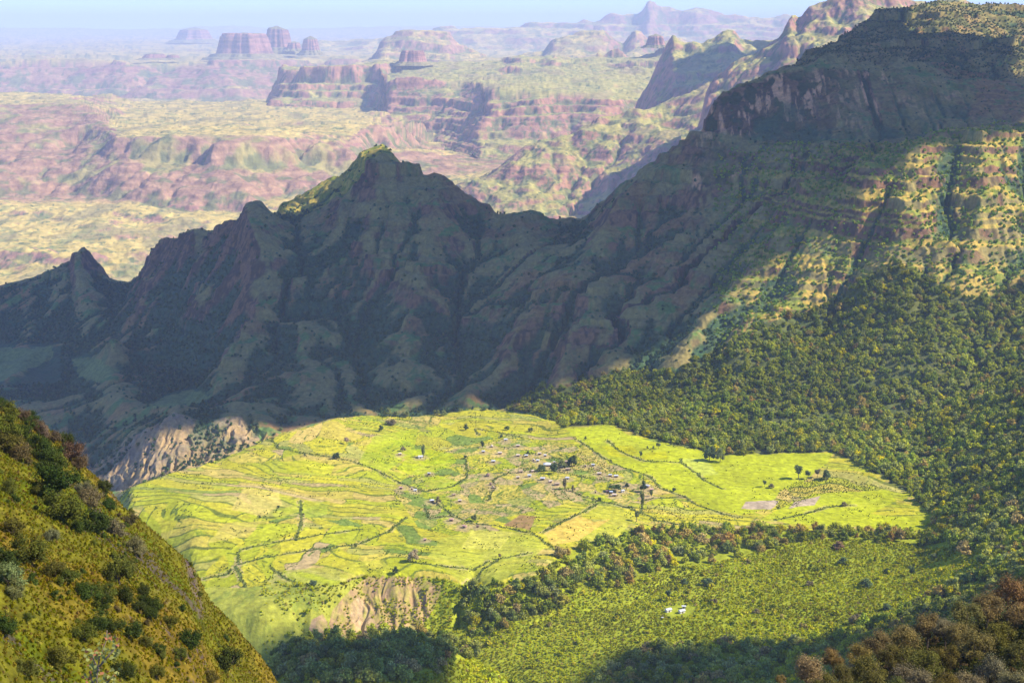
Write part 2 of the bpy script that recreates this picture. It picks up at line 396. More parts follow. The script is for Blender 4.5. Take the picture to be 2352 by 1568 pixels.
def voronoi(x, y, sx, sy, rot, seed):
    c, s_ = math.cos(rot), math.sin(rot)
    u = (x * c + y * s_) / sx; v = (-x * s_ + y * c) / sy
    iu = np.floor(u); iv = np.floor(v)
    d1 = np.full(u.shape, 9.); d2 = np.full(u.shape, 9.); idv = np.zeros(u.shape)
    for di in (-1, 0, 1):
        for dj in (-1, 0, 1):
            a_, b_ = iu + di, iv + dj
            cx = a_ + .5 + .8 * (hash2(a_, b_, seed) - .5); cy = b_ + .5 + .8 * (hash2(a_, b_, seed + 1) - .5)
            d = np.maximum(np.abs(cx - u) , np.abs(cy - v)) + .35 * np.hypot(cx - u, cy - v)
            m = d < d1
            d2 = np.where(m, d1, np.minimum(d2, d)); idv = np.where(m, hash2(a_, b_, seed + 2), idv); d1 = np.where(m, d, d1)
    return idv, (d2 - d1) * min(sx, sy)
PAL = np.array([(.37,.385,.06),(.45,.41,.07),(.42,.385,.07),(.36,.34,.10),(.48,.40,.10),(.49,.38,.13),(.42,.32,.16),(.19,.24,.06)])
def fields(x, y, px, py):
    xw = x + fbm(x, y, 90, 2, 91) * 22; yw = y + fbm(x, y, 90, 2, 92) * 30
    idv, bd = voronoi(xw, yw, 29, 44, .35, 11)
    id2, bd2 = voronoi(xw, yw, 16, 20, .2, 31)
    vill = inpoly(px, py, [(1010,1040),(1160,1000),(1330,1020),(1420,1060),(1500,1120),(1440,1160),(1330,1150),(1150,1190),(1040,1230),(960,1210),(900,1120)])
    small = vill | (hash2(np.floor(idv * 999), np.floor(idv * 7), 3) > .6)
    idv = np.where(small, id2, idv); bd = np.where(small, np.minimum(bd2, bd), bd)
    cum = np.array([.26, .46, .60, .70, .82, .90, .94, 1.]); cumv = np.array([.14, .24, .30, .42, .55, .72, .92, 1.])
    k = np.where(vill, np.searchsorted(cumv, idv), np.searchsorted(cum, idv))
    k = np.clip(k, 0, 7)
    C = PAL[k]
    h3 = np.modf(idv * 97.3)[0]; h4 = np.modf(idv * 341.7)[0]
    C = C * (.9 + .2 * h3)[..., None]
    th = .3 + (h4 - .5) * 1.5 + np.where(h3 > .75, 1.3, 0)
    q = (xw * np.sin(th) + yw * np.cos(th)) / (6 + 6 * h3)
    line = (np.modf(np.abs(q) + 100)[0] < .15) & (h4 > .25) & (fbm(x, y, 14, 2, 93) > -.05)
    C = mix(C, (.10, .15, .03), line * .85)
    # narrow strips that follow the contours
    u = yw + 34 * fbm(x, y, 240, 1, 191) + .32 * xw; sw = 14
    si = np.floor(u / sw); sf = u / sw - si
    p = (xw + 30 * fbm(x, y, 70, 2, 192)) / 58 + hash2(si, si * 0, 9) * 3
    pi_ = np.floor(p); hs = hash2(si, pi_, 12)
    strip = (fbm(x, y, 170, 2, 193) > -.25) & ~vill
    Cs = PAL[np.clip(np.searchsorted(cum, hs), 0, 7)] * .85 + C * .15
    Cs = Cs * (.92 + .16 * np.modf(hs * 71)[0])[..., None]
    ln = (sf < .19) & (hash2(si, np.floor(p * 2.3), 14) > .22)
    C = np.where(strip[..., None], Cs, C); C = mix(C, (.10, .135, .03), (strip & ln) * .85)
    ln2 = strip & (np.abs(p - pi_ - .5) > .487) & (np.modf(hs * 31)[0] > .4)
    C = mix(C, (.15, .17, .05), ln2 * .7)
    C = C * (1 + .14 * fbm(x, y, 5, 2, 94))[..., None]
    spk = (vill | (k == 7)) & (fbm(x, y, 3.2, 2, 95) > .12)
    C = mix(C, (.10, .17, .03), spk * .6)
    bl = (bd < 1.1) & (~strip | (fbm(x, y, 60, 2, 194) > .1)) & (np.modf(idv * 53.1)[0] > .35) & (fbm(x, y, 22, 2, 96) > -.25)
    C = mix(C, (.09, .13, .03), bl * .9)
    return C, bd, idv
def pxline(pts, closed=False):
    x, y, z = N.trace([p[0] for p in pts], [p[1] for p in pts], 1050, 1900)
    return np.stack([x, y], 1)
def linedist(x, y, L):
    d = np.full(x.shape, 1e9)
    for (xa, ya), (xb, yb) in zip(L[:-1], L[1:]):
        l2 = (xb - xa) ** 2 + (yb - ya) ** 2 + 1e-6
        t = np.clip(((x - xa) * (xb - xa) + (y - ya) * (yb - ya)) / l2, 0, 1)
        d = np.minimum(d, np.hypot(x - xa - t * (xb - xa), y - ya - t * (yb - ya)))
    return d
HEDGES = [[(774,1051),(810,1060),(846,1072),(885,1090),(922,1110),(975,1128)],
 [(1001,1155),(1041,1184),(1077,1202),(1149,1209),(1221,1223),(1257,1249),(1275,1263)],
 [(1120,1150),(1136,1118),(1134,1101),(1167,1087),(1221,1083),(1290,1080)],
 [(1314,1130),(1345,1142),(1375,1151),(1420,1160),(1451,1169),(1480,1180),(1510,1196),(1560,1205)],
 [(933,1187),(889,1223),(825,1249),(753,1263)],[(1069,1054),(1073,1097),(1040,1118),(960,1130)],
 [(1372,1158),(1320,1185),(1246,1223)],[(1329,1011),(1350,1025),(1372,1043),(1418,1069),(1491,1094),(1519,1123),(1573,1141)],
 [(1563,1054),(1565,1062),(1577,1072),(1600,1087),(1620,1105),(1660,1123)],[(1470,1180),(1478,1150),(1500,1145),(1573,1141),(1600,1160),(1660,1180),(1700,1190)],
 [(560,1025),(640,1030),(700,1042),(774,1051)],[(548,1295),(545,1270),(555,1262),(640,1245),(753,1225),(830,1215)],
 [(470,1330),(520,1320),(548,1295),(640,1275),(760,1255)],[(540,1300),(560,1340),(580,1370)],[(620,1300),(650,1325),(690,1345)],
 [(1200,1075),(1290,1085),(1360,1100),(1440,1110)],[(950,1290),(1010,1300),(1090,1310),(1120,1290)],[(1069,1346),(1100,1320),(1145,1285),(1215,1270)],
 [(1395,1010),(1420,1035),(1480,1060),(1563,1062)],[(690,1150),(692,1200),(680,1240)],[(975,1160),(985,1190),(1040,1184)],
 [(1960,1160),(1900,1165),(1830,1185),(1780,1195)],[(1100,1000),(1090,985),(1130,990),(1200,1005)]]
PAINT = [([(1195,1182),(1231,1187),(1217,1216),(1156,1207)], (.30,.19,.09)),
 ([(1246,1223),(1329,1182),(1365,1198),(1401,1191),(1329,1241),(1271,1252)], (.58,.43,.12)),
 ([(1365,1159),(1455,1173),(1455,1198),(1401,1240),(1329,1241),(1401,1191),(1340,1180)], (.42,.41,.08)),
 ([(1084,1216),(1217,1223),(1257,1252),(1134,1349),(1069,1346),(983,1277),(1010,1240)], (.40,.40,.08)),
 ([(1084,1216),(1180,1220),(1150,1262),(1060,1258)], (.52,.49,.12)),
 ([(1300,985),(1400,975),(1450,1000),(1560,1030),(1700,1045),(1915,1038),(1900,1062),(1840,1112),(1790,1128),(1770,1168),(1700,1182),(1620,1165),(1575,1141),(1519,1123),(1491,1094),(1418,1069),(1372,1043),(1329,1011)], (.40,.43,.06)),
 ([(1385,1025),(1450,1022),(1470,1040),(1440,1050),(1400,1048)], (.46,.44,.05)),([(1480,1040),(1530,1036),(1535,1052),(1470,1056)], (.43,.42,.05)),
 ([(1577,1072),(1563,1054),(1620,1052),(1650,1088),(1600,1095)], (.42,.45,.10)),
 ([(1740,1195),(1800,1162),(1870,1132),(2040,1125),(2060,1150),(2000,1180),(2140,1192),(2110,1217),(1900,1207)], (.40,.43,.06)),
 ([(1700,1168),(1715,1152),(1790,1150),(1770,1170)], (.42,.33,.24)),([(1812,1166),(1830,1150),(1885,1138),(1870,1158)], (.42,.33,.24)),
 ([(690,1165),(752,1155),(752,1180),(700,1188)], (.36,.41,.07)),([(620,1180),(700,1150),(760,1150),(700,1170),(640,1190)], (.42,.44,.07)),
 ([(560,1120),(640,1130),(650,1160),(600,1185),(530,1170)], (.60,.48,.16)),([(520,1200),(610,1195),(560,1230),(470,1250)], (.48,.40,.12)),
 ([(650,1310),(760,1300),(800,1320),(790,1350),(720,1345),(640,1330)], (.38,.41,.07)),([(800,1290),(880,1285),(905,1310),(860,1330),(780,1325)], (.44,.43,.08)),
 ([(640,1060),(700,1055),(770,1070),(760,1090),(660,1082)], (.48,.50,.06)),([(860,1000),(960,985),(950,1040),(890,1080),(820,1065)], (.34,.41,.05)),
 ([(970,1085),(1040,1100),(1065,1125),(1000,1128),(975,1110)], (.36,.43,.05)),([(960,1030),(1040,1040),(1050,1060),(1000,1085),(940,1090),(910,1075)], (.37,.44,.04))]
PAINT = [(pl, tuple(c)) for pl, c in PAINT]; BLEND = [.93, .93, .8, .8, .85, .93, .85, .85, .9, .9, .95, .95] + [.6] * 20
# houses: (column, row, width, turn, roof, kind, label)
HS = [(965.6,1050,14,.25,'w','g','long white roofed house alone on the lime field at left'),(1110,1037.6,9,.3,'w','g','small white roofed house above the two long tan fields'),(1133,1060,11,.2,'w','g','white roofed house on the hedge between tan fields'),
 (1161.6,1010,10,0,'w','g','highest white roofed house, below a row of dark trees'),(1148,1041,12,.1,'l','g','pinkish roofed hut beside the green bean patch'),(1189.6,1024,11,0,'l','g','pale hut near the top of the village'),(1129.6,1025,9,.3,'l','c','pale round hut above the tan field'),
 (1189.6,1046.4,11,.1,'l','g','pale roofed house left of the small dark tree'),(1208.8,1047,10,.1,'w','g','white roofed house under the small dark tree'),(1239,1042.4,10,0,'l','g','pale roofed house beside a dark bush at the top of the village'),(1252,1046.4,8,.2,'w','g','small white roof right of the pale house at the top'),
 (1225.6,1056,7,0,'l','c','tiny pale hut left above the largest roof'),(1235,1058.6,10,0,'w','g','white roofed house just left above the largest roof'),(1256.8,1068,23,.1,'w','h','largest white hipped roof in the village'),(1273,1062.4,5,0,'w','g','tiny white hut right above the largest roof'),
 (1196,1083.2,12,.3,'t','g','tan thatched house above the curved hedge'),(1223,1082.4,8,.4,'l','g','small pale hut left below the largest roof'),(1120.8,1091,13,.3,'d','c','brown red thatched hut below the striped fields'),(1216,1092.8,11,-.1,'w','g','white roofed house on the terraced field, below the curved hedge'),
 (1189.6,1097,9,0,'l','g','small pale house at the left of the terraced field'),(1246.4,1100,13,-.1,'w','g','wide white roofed house at the right of the terraced field'),(1264,1106.4,10,.2,'l','g','pale roofed hut beside the long brown house'),(1279,1112,15,0,'t','g','long brown thatched house by the tall thin tree'),
 (985.6,1088,8,-.1,'w','g','small white hut at the edge of the curved tan terraces'),(1127,1112,9,.2,'d','c','upper dark thatched hut in the hedge of the terraced field'),(1132.8,1119,9,.4,'t','c','lower tan hut in the hedge of the terraced field'),(920.8,1121,9,.1,'p','g','pink walled hut at the left end of the village'),
 (953.6,1127,9,.2,'w','g','white roofed hut in the bushes left of the village'),(946,1122.4,5,0,'l','g','tiny pale shed beside the hut in the bushes'),(992,1151,12,.1,'w','h','white roofed house at the bend of the lower hedge'),(1042.4,1137,9,.4,'t','g','tan hut at the corner of the diamond shaped field'),
 (1056,1150.4,10,.2,'l','g','pale roofed house with its yard in the diamond shaped field'),(1036.8,1194.5,12,-.1,'p','g','pink red roofed house on the golden field'),(1067,1210,12,-.5,'p','g','dark gabled house with pink roof at the top of the olive field'),(1096.8,1209.6,8,.2,'d','g','small brown shed on the hedge above the olive field'),
 (918.4,1043,9,.4,'l','g','pale hut in the bushes above the diagonal hedge'),(1362,1068,9,0,'w','g','white roofed house in the green bushes right of the village'),(1345,1070,7,0,'t','c','little tan hut left of the white house in the bushes'),(1302,1061,12,.2,'t','g','long tan house hidden beside the broad dark tree'),
 (1376.6,1088,12,-.2,'l','g','pale roofed house above the right tan fields'),(1401.4,1092,10,0,'w','g','left of the two white roofed houses side by side at right'),(1415,1094,12,-.1,'w','g','right of the two white roofed houses side by side at right'),(1303,1098.4,11,0,'w','g','white roofed house beside the tall thin tree'),(1303.8,1078.4,13,0,'t','g','tan house below the broad dark tree'),
 (1441.4,1115,12,0,'t','g','tan thatched house in the bushes right of the acacia'),(1395,1129,8,.1,'p','g','pink roofed hut at the left of the acacia compound'),(1403.8,1131.4,9,0,'b','g','bluish roofed house under the left side of the acacia'),(1411,1137.5,13,0,'l','g','tan roofed house in front of the acacia'),(1430.2,1128.5,10,.5,'w','g','white roofed house right of the acacia'),
 (1487,1117,12,-.6,'w','g','white roofed house at the right edge of the village'),(1495.8,1125,10,.2,'p','g','pinkish roofed hut beside the white house at the right edge'),(1367.8,1130,7,0,'t','c','little tan hut on the right tan field'),(975.8,1240,8,.3,'p','g','small lone hut on the lower fields'),
 (1535,1402,19,.55,'w','g','left white roofed farm building in the scrub clearing'),(1565.8,1404.5,19,.55,'w','g','lower right white roofed farm building in the scrub clearing'),(1570.5,1394.5,11,0,'w','g','small white shed at the back of the scrub clearing'),(1521.5,1421.5,4,0,'w','g','tiny white shelter in the scrub below the farm buildings')]
YARDS = N.trace([h[0] for h in HS], [h[1] + 2 for h in HS], 1000, 1850, 700)
HL = [pxline(h) for h in HEDGES]

X, Y = N.mesh_grid(-.40, .42, 1.9, 1.9)
Z = N.height(X, Y)
print('N mesh', X.shape, time.time() - T0)
PX, PY = project(X, Y, Z)
dZx = N.sample(N.gxv, X, Y); dZy = N.sample(N.gyv, X, Y)
SL = np.hypot(dZx, dZy); AC = N.sample(N.A, X, Y); CV = N.sample(N.curv, X, Y); B = N.sample(N.bench, X, Y)
n1 = fbm(X, Y, 40, 4, 71); n2 = fbm(X, Y, 150, 3, 72); n3 = fbm(X, Y, 9, 3, 73)
shp = X.shape + (3,)
C = np.broadcast_to(np.array([.27, .22, .09]), shp).copy()
C = mix(C, (.31, .19, .085), sstep(-.05, .45, n2 + .3 * n1))
C = mix(C, (.13, .195, .065), sstep(.05, .5, n1 + .3 * n3))
rock = mix(np.broadcast_to([.105, .07, .045], shp), (.23, .13, .075), sstep(-.2, .35, n3 + n1))
_, rt = strata(N.sample(N.z, X, Y), X, Y, 15, 41)
risers = sstep(-.55, -.3, rt) * sstep(.75, .5, rt) * B
C = mix(C, rock, np.clip(sstep(.85, 1.25, SL + .2 * n1) + .55 * risers * sstep(-.2, .3, n1 + n2), 0, 1) * np.clip(B + .2, 0, 1))
cl = (PX > 1590) & (Y > 2290) & (Y < 2520) & (PY > 120)
streak = fbm(X, Z * .16, 7, 4, 77); patch = fbm(X, Z * .8, 60, 3, 78)
crk = mix(rock * .9, (.60, .33, .18), sstep(.06, .3, streak * .6 + patch * .9 - .08) * (PX < 2250))
crk = mix(crk, (.05, .06, .03), sstep(.1, .35, fbm(X, Y, 22, 3, 79) - patch * .3))
C = mix(C, crk, blur(cl.astype(float), 3) * sstep(.5, .9, SL))
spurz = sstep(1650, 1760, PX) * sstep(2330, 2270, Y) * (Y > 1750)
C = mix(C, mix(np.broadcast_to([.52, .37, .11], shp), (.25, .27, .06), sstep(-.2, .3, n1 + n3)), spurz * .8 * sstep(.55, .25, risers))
C = mix(C, mix(np.broadcast_to([.40, .31, .09], shp), (.19, .21, .05), sstep(-.1, .3, n1 + n3)), (Y > 2560) & (PX > 600) & (PX < 925) & (PX > 0))  # sunlit ridge behind the peak, its brightness put into a lighter grass colour
topg = (PX > 1880) & (Y > 2600)
C = mix(C, (.16, .155, .06), topg * sstep(-.1, .3, n1 + .6 * n2))
wx, wy = wob(PX, PY, X, Y)
near = Y < 1950
forest = near & inpoly(wx, wy, FOREST)
VEG = veg(X, Y, Z) * np.clip((Y - 1750) / 120, 0, 1)
C = mix(C, (.045, .095, .05), VEG * .85)
C = mix(C, (.10, .12, .04), forest * .9)
scrub = near & (Y < 1380) & ~inpoly(wx, wy, PLATEAU)
C = mix(C, (.30, .335, .05), scrub * .9)
grassy = inpoly(wx, wy, [(300,1360),(480,1340),(560,1340),(640,1325),(760,1335),(830,1330),(790,1400),(760,1480),(640,1520),(560,1600),(300,1600)])
C = mix(C, mix(np.broadcast_to([.36, .36, .08], shp), (.24, .27, .06), sstep(-.2, .4, n1 + .7 * n2 + .6 * n3)), grassy)
for pl, c in ((SCARP, (.38, .26, .14)), (LANDSLIP, (.46, .33, .19)), (LANDSLIP2, (.40, .28, .16))):
    m = inpoly(wx, wy, pl)
    C = mix(C, np.array(c) , m * np.clip(.75 + .5 * n3 + .3 * fbm(X * 1, Y * .2, 5, 2, 99), 0, 1))
bad = near & inpoly(wx, wy, BADLAND)
C = mix(C, mix(np.broadcast_to([.38, .27, .15], shp), (.30, .225, .15), sstep(-.2, .3, n1)), bad * np.clip(.85 - VEG * .6 + .3 * n3, 0, 1))
for pl in ([(0,800),(130,795),(110,830),(60,850),(0,875),(-60,860)],[(165,825),(215,820),(270,852),(230,878),(185,865)],[(330,932),(390,905),(440,892),(490,912),(430,930),(370,938)]):
    C = mix(C, (.20, .225, .085), inpoly(wx, wy, pl) & (Y > 1800))
m = near & inpoly(PX + fbm(X, Y, 25, 3, 83) * 5, PY + fbm(X, Y, 25, 3, 84) * 4, PLATEAU)
fx, fy, fpx, fpy = X[m], Y[m], PX[m], PY[m]
FCc, bd, idv = fields(fx, fy, fpx, fpy)
for (pl, c), bl_ in zip(PAINT, BLEND):
    q = inpoly(fpx + fbm(fx, fy, 20, 2, 85) * 3, fpy + fbm(fx, fy, 20, 2, 86) * 2, pl)
    lines = (np.modf((fx * .35 + fy) / 16 + 60)[0] < .07) & (fbm(fx, fy, 30, 2, 87) > .12)
    cc = np.array(c) * (1 + .10 * fbm(fx, fy, 12, 3, 88) + .22 * fbm(fx, fy, 55, 2, 89))[:, None]
    cc = mix(cc, (.10, .15, .03), lines * .7)
    FCc = mix(FCc, cc, q * bl_)
for L in HL:
    d = linedist(fx + fbm(fx, fy, 12, 2, 97) * 1.5, fy + fbm(fx, fy, 12, 2, 98) * 1.5, L)
    FCc = mix(FCc, (.09, .12, .04), (d < 1.5) * .85)
    FCc = mix(FCc, (.42, .34, .17), ((d > 2.0) & (d < 3.6) & (fbm(fx, fy, 30, 2, 90) > .1)) * .7)
for yx, yy, h in zip(YARDS[0], YARDS[1], HS):
    q = sstep(1.25, .7, np.hypot(fx - yx, (fy - yy) * .8) / (3 + h[2] * .42) + .4 * fbm(fx, fy, 6, 2, 195))
    FCc = mix(FCc, (.42, .33, .17), q * .7)
C[m] = FCc
valley = make_grid_mesh('valley_terrain', X, Y, Z, C, M_VALLEY)
del X, Y, Z, C, FCc
# ------------------------------------------------------------------ far canyon country
FC = [
 [(-400,0,4500,-990),(2800,0,4500,-990)],
 [(-400,0,5000,-905),(500,0,5000,-905),(1000,0,5200,-900),(2800,0,5200,-900)],
 [(-400,470,7000),(0,475,7000),(200,470,7100),(400,480,7000),(560,490,6900),(700,440,7300),(900,420,7600),(1100,400,7800),(1450,400,7800),(2800,400,7800)],
 [(-400,340,8300),(0,340,8300),(150,330,8500),(250,318,8000),(400,314,7900),(600,318,7900),(850,322,8200),(950,340,8600),(1100,350,9200),(1500,350,9200),(2800,350,9200)],
 [(-400,250,9900),(0,245,9900),(180,240,9900),(270,290,8800),(400,290,8700),(600,290,8700),(850,290,8900),(1000,300,9800),(2800,300,10000)],
 [(-400,206,11800),(0,206,11800),(180,212,12000),(300,232,12300),(600,232,12500),(850,238,12500),(1000,250,12500),(2800,250,12500)],
 [(-400,0,13300,-880),(2800,0,13300,-880)],
]
F1 = Terrain(FC, -5600, 5600, 4400, 13400, 26)
FC2 = [
 [(-400,0,13000,-900),(2800,0,13000,-900)],
 [(-400,226,17000),(700,222,17000),(1200,215,17000),(2800,215,17000)],
 [(-400,147,18100),(0,147,18100),(200,141,18300),(400,150,18100),(560,143,18300),(700,140,18500),(2800,135,18500)],
 [(-400,128,24000),(2800,126,24000)],
 [(-400,104,36000),(300,96,36000),(450,93,36000),(600,100,36000),(2800,95,36000)],
 [(-400,80,58000),(2800,80,58000)],
 [(-400,66,68000),(100,62,68000),(300,68,68000),(520,58,68000),(700,66,68000),(900,60,68000),(2800,60,68000)],
]
F2 = Terrain(FC2, -21000, 21000, 12900, 68500, 130)
def far_cols(X, Y, Z, T, s, flatness, tan=(.55,.43,.17), pink=(.40,.255,.165)):
    gx_ = T.sample(T.gxv, X, Y); gy_ = T.sample(T.gyv, X, Y); SL = np.hypot(gx_, gy_)
    CV = T.sample(T.curv, X, Y)
    n1 = fbm(X, Y, s, 4, 71); n2 = fbm(X, Y, s * 4, 3, 72); n3 = fbm(X, Y, s * .25, 3, 73)
    C = np.broadcast_to(np.array([.36, .30, .14]), X.shape + (3,)).copy()
    cell = perlin(X / (s * 1.6), Y / (s * 4.2), 5)
    C = mix(C, tan, sstep(-.25, -.1, cell + n2 * .4))
    C = mix(C, (.24, .26, .11), sstep(.1, .7, n1 + n2 * .5) * .6)
    strat = fbm(Z * 0 + X * .02, Z, 22, 3, 9)
    rock = mix(np.broadcast_to(np.array(pink), X.shape + (3,)), (.34, .19, .15), sstep(-.1, .3, strat + .4 * n3))
    rock = mix(rock, (.17, .19, .09), sstep(.05, .4, n1 + n3 * .6 - CV / (s * .5)) * .85)
    C = mix(C, (.17, .20, .09), sstep(.15, .9, -CV / (s * .12) + .6 * n1) * .75)
    n4 = fbm(X, Y, s * .35, 2, 75)
    C = mix(C, rock, sstep(flatness, flatness * 1.8, SL + .08 * n3))
    C = mix(C, (.10, .14, .07), sstep(.46, .6, n4 + .25 * n2) * .8)
    return C
def far_sheet(T, name, iters, K, amp, s, stepz, a0, a1, step, row, wz=.8, fl=.16, calm=.3, sd=43, fore=None, flo=.06, mat=None, post=None, **kw):
    gx, gy = T.gx, T.gy
    w = fbm(gx, gy, s * 9, 3, 15) * s * 2.5
    g1, g0 = np.gradient(T.z, T.cell)
    if fore is not None: calm = calm + fore * sstep(7100, 6700, gy)
    wall = blur(sstep(flo, flo * 2.5, np.hypot(g0, g1)), 3)
    T.z = T.z + ((ridged(gx + w, gy - w, s * 8, 4, 33) - 1.3) * amp * .5 + fbm(gx, gy, s * 3, 4, 34) * amp * .35) * (calm + (1 - calm) * wall)
    T.erode(iters, K, .45, calm + (1 - calm) * wall, .02)
    T.z = T.z + (strata(T.z, gx, gy, stepz, sd, .3, .95)[0] - T.z) * wz * (.35 + .65 * wall) * (.45 + .55 * sstep(-.3, .3, fbm(gx, gy, s * 14, 3, sd + 3)))
    T.finish()
    T.detail = lambda x, y, z: z + (strata(z, x, y, stepz * .2, sd + 1)[0] - z) * .6 * wz + (ridged(x, y, s * .9, 3, 46) - 1.15) * amp * .07 + fbm(x, y, s * .8, 4, 45) * amp * .05
    X, Y = T.mesh_grid(a0, a1, step, row)
    Z = T.height(X, Y)
    C = far_cols(X, Y, Z, T, s, fl, **kw)
    print(name, X.shape, time.time() - T0)
    if post is not None: C = post(X, Y, Z, C)
    return make_grid_mesh(name, X, Y, Z, C, mat or M_FAR)

def f1_post(X, Y, Z, C):
    Yk, _ = F1.curve_at(X / Y)
    PX, _ = project(X, Y, Z)
    top = np.where(PX < 250, Yk[4] + 300, Yk[3] + 60)
    wl = sstep(0, 250, Y - Yk[2]) * sstep(0, 120, top - Y)
    n1 = fbm(X, Y, 110, 4, 71); n2 = fbm(X, Y, 420, 3, 74)
    _, rt = strata(Z, X, Y, 26, 91)
    rock = mix(np.broadcast_to(np.array([.40, .255, .165]), C.shape), (.29, .175, .125), sstep(-.4, .2, rt) * .8)
    rock = mix(rock, (.36, .31, .13), sstep(.1, .5, n2 + .4 * n1))
    rock = mix(rock, (.15, .17, .08), sstep(.15, .5, n1 - T_curv(F1, X, Y) / 30) * .75)
    return mix(C, rock, wl * .92)
def T_curv(T, X, Y): return T.sample(T.curv, X, Y)
far_sheet(F1, 'canyon_land', 10, .035, 95, 110, 100, -.41, .41, 2.0, 1.9, wz=.38, calm=.22, fore=.55, sd=143, post=f1_post)
far_sheet(F2, 'distant_plain', 6, .016, 150, 260, 170, -.41, .41, 2.6, 2.0, flo=.03, calm=.5, fl=.10)
GREEN = dict(tan=(.42, .37, .14), pink=(.42, .24, .16))
cf = [(590,0,11600,-680),(620,236,11600),(700,238,11500),(850,242,11400),(880,262,10500),(1000,268,10300),(1100,290,9400),(1250,296,9250),(1400,288,9300),(1500,275,9400),(1600,300,9300),(1700,300,9300)]
cr = [(600,0,12100,-680),(626,222,12000),(645,186,12250),(700,160,12300),(760,153,12300),(872,150,12300),(886,183,10900),(1000,183,10850),(1060,186,10800),(1105,190,10400),(1115,205,9800),(1250,203,9650),(1400,210,9650),(1450,215,9800),(1600,230,9700),(1700,230,9700)]
cm = [(606,0,12600,-680),(640,168,12600),(870,148,12600),(900,166,12300),(1100,165,12000),(1300,172,11300),(1450,180,11000),(1600,195,10500),(1700,195,10500)]
cc_ = [(612,0,13400,-680),(640,155,13400),(850,150,13400),(872,132,13400),(890,124,13400),(908,140,13400),(1000,144,13400),(1160,135,13300),(1178,120,13300),(1195,112,13300),(1225,124,13300),(1240,130,13200),(1270,112,13200),(1300,124,13200),(1340,118,13100),(1400,122,13000),(1480,108,12800),(1530,104,12600),(1600,140,12600),(1700,150,12600)]
TC = Terrain([[(a, 0, y - 700, -760) for a, b, y, *_ in cf], cf, cr, cm, cc_, [(a, 0, y + 900, -1000) for a, b, y, *_ in cc_]], -2300, 2300, 8200, 14400, 26)
far_sheet(TC, 'cliff_plateau', 8, .016, 80, 90, 120, point(585,200,12000)[0] / 12000, .17, 2.0, 1.9, wz=.8, sd=77, fl=.3, calm=.25, **GREEN)
hf = [(1040,402,7000),(1120,425,6800),(1300,425,6700),(1420,425,6650),(1500,400,6500),(1650,420,6000),(1900,420,6000)]
hc = [(1100,0,7500,-780),(1130,384,7100),(1160,368,7150),(1200,345,7200),(1260,318,7250),(1330,288,7300),(1400,270,7350),(1420,262,7350),(1460,238,7400),(1500,232,7450),(1560,215,7500),(1620,190,7600),(1700,170,7700),(1900,150,7700)]
hm = [(1060,410,7000),(1130,402,6950),(1200,372,6980),(1300,345,7000),(1420,340,6980),(1500,320,6950),(1620,300,6800),(1900,300,6800)]
TH = Terrain([[(a, 0, y - 500, -900) for a, b, y in hf], hf, hm, hc, [(a, 0, y + 1200, -900) for a, b, y, *_ in hc]], -500, 2300, 5300, 9100, 17)
far_sheet(TH, 'green_hills', 9, .035, 75, 70, 60, point(1050,400,7000)[0] / 7000, .26, 2.0, 1.9, wz=.3, fl=.42, calm=.6, **GREEN)
rc = [(1440,0,9000,-640),(1462,232,9000),(1480,200,9000),(1497,162,9000),(1515,126,9000),(1532,100,9000),(1545,78,9000),(1560,92,9000),(1575,98,9000),(1590,90,9000),(1612,100,9000),(1640,85,9000),(1665,68,9000),(1690,65,9000),(1697,80,9000),(1740,90,9000),(1900,80,9000)]
rf = [(1440,0,8300,-640),(1500,225,8200),(1620,200,8000),(1760,200,8000),(1900,200,8000)]
TR = Terrain([[(a, 0, y - 500, -800) for a, b, y, *_ in rf], rf, rc, [(a, 0, y + 900, -900) for a, b, y, *_ in rc]], 700, 2300, 7300, 10100, 17)
far_sheet(TR, 'saw_ridge', 9, .045, 80, 70, 60, .078, .22, 2.0, 1.9, wz=.25, fl=.55, calm=.7, **GREEN)
sc = [(1590,0,7000,-600),(1620,190,6600),(1650,166,6600),(1690,130,6600),(1725,112,6600),(1760,95,6600),(1795,80,6600),(1803,56,6600),(1815,38,6600),(1835,45,6600),(1845,20,6600),(1862,-6,6600),(1900,-26,6600),(2000,-36,6600),(2100,-12,6600),(2200,4,6600),(2400,10,6600)]
sf = [(1580,330,5800),(1650,300,5700),(1720,270,5600),(1850,180,5600),(2400,150,5600)]
sm = [(1590,300,6100),(1640,240,6200),(1700,200,6250),(1770,170,6250),(1800,120,6350),(1850,105,6300),(1900,80,6300),(2000,60,6300),(2400,60,6300)]
TS = Terrain([[(a, 0, y - 500, -950) for a, b, y in sf], sf, sm, sc, [(a, 0, y + 900, -900) for a, b, y, *_ in sc]], 650, 2700, 4800, 7700, 15)
far_sheet(TS, 'sunlit_massif', 9, .040, 75, 60, 60, .118, .36, 2.0, 1.9, wz=.3, fl=.5, calm=.7, **GREEN)
g1 = [(820,0,17500,-480),(862,120,17500),(872,96,17500),(885,82,17500),(930,72,17500),(960,66,17500),(1000,68,17500),(1035,78,17500),(1048,98,17500),(1090,112,17500),(1120,128,17500),(1180,132,17500),(1250,115,17500),(1270,88,17500),(1300,72,17500),(1340,62,17500),(1390,60,17500),(1400,72,17500),(1415,90,17500),(1432,102,17500),(1445,75,17500),(1460,60,17500),(1475,62,17500),(1490,85,17500),(1510,102,17500),(1560,85,17500),(1620,112,17500),(1680,88,17500),(1760,100,17500),(1900,90,17500)]
TG = Terrain([[(820,0,16000,-560),(1900,0,16000,-560)], [(820,140,16500),(1900,140,16500)], [(a, b + (140 - b) * .55, 17000) if b else (a, 0, 17000, -500) for a, b, *r in g1], g1, [(a, 0, 18600, -800) for a, b, *r in g1]], -2200, 4200, 15500, 19000, 34)
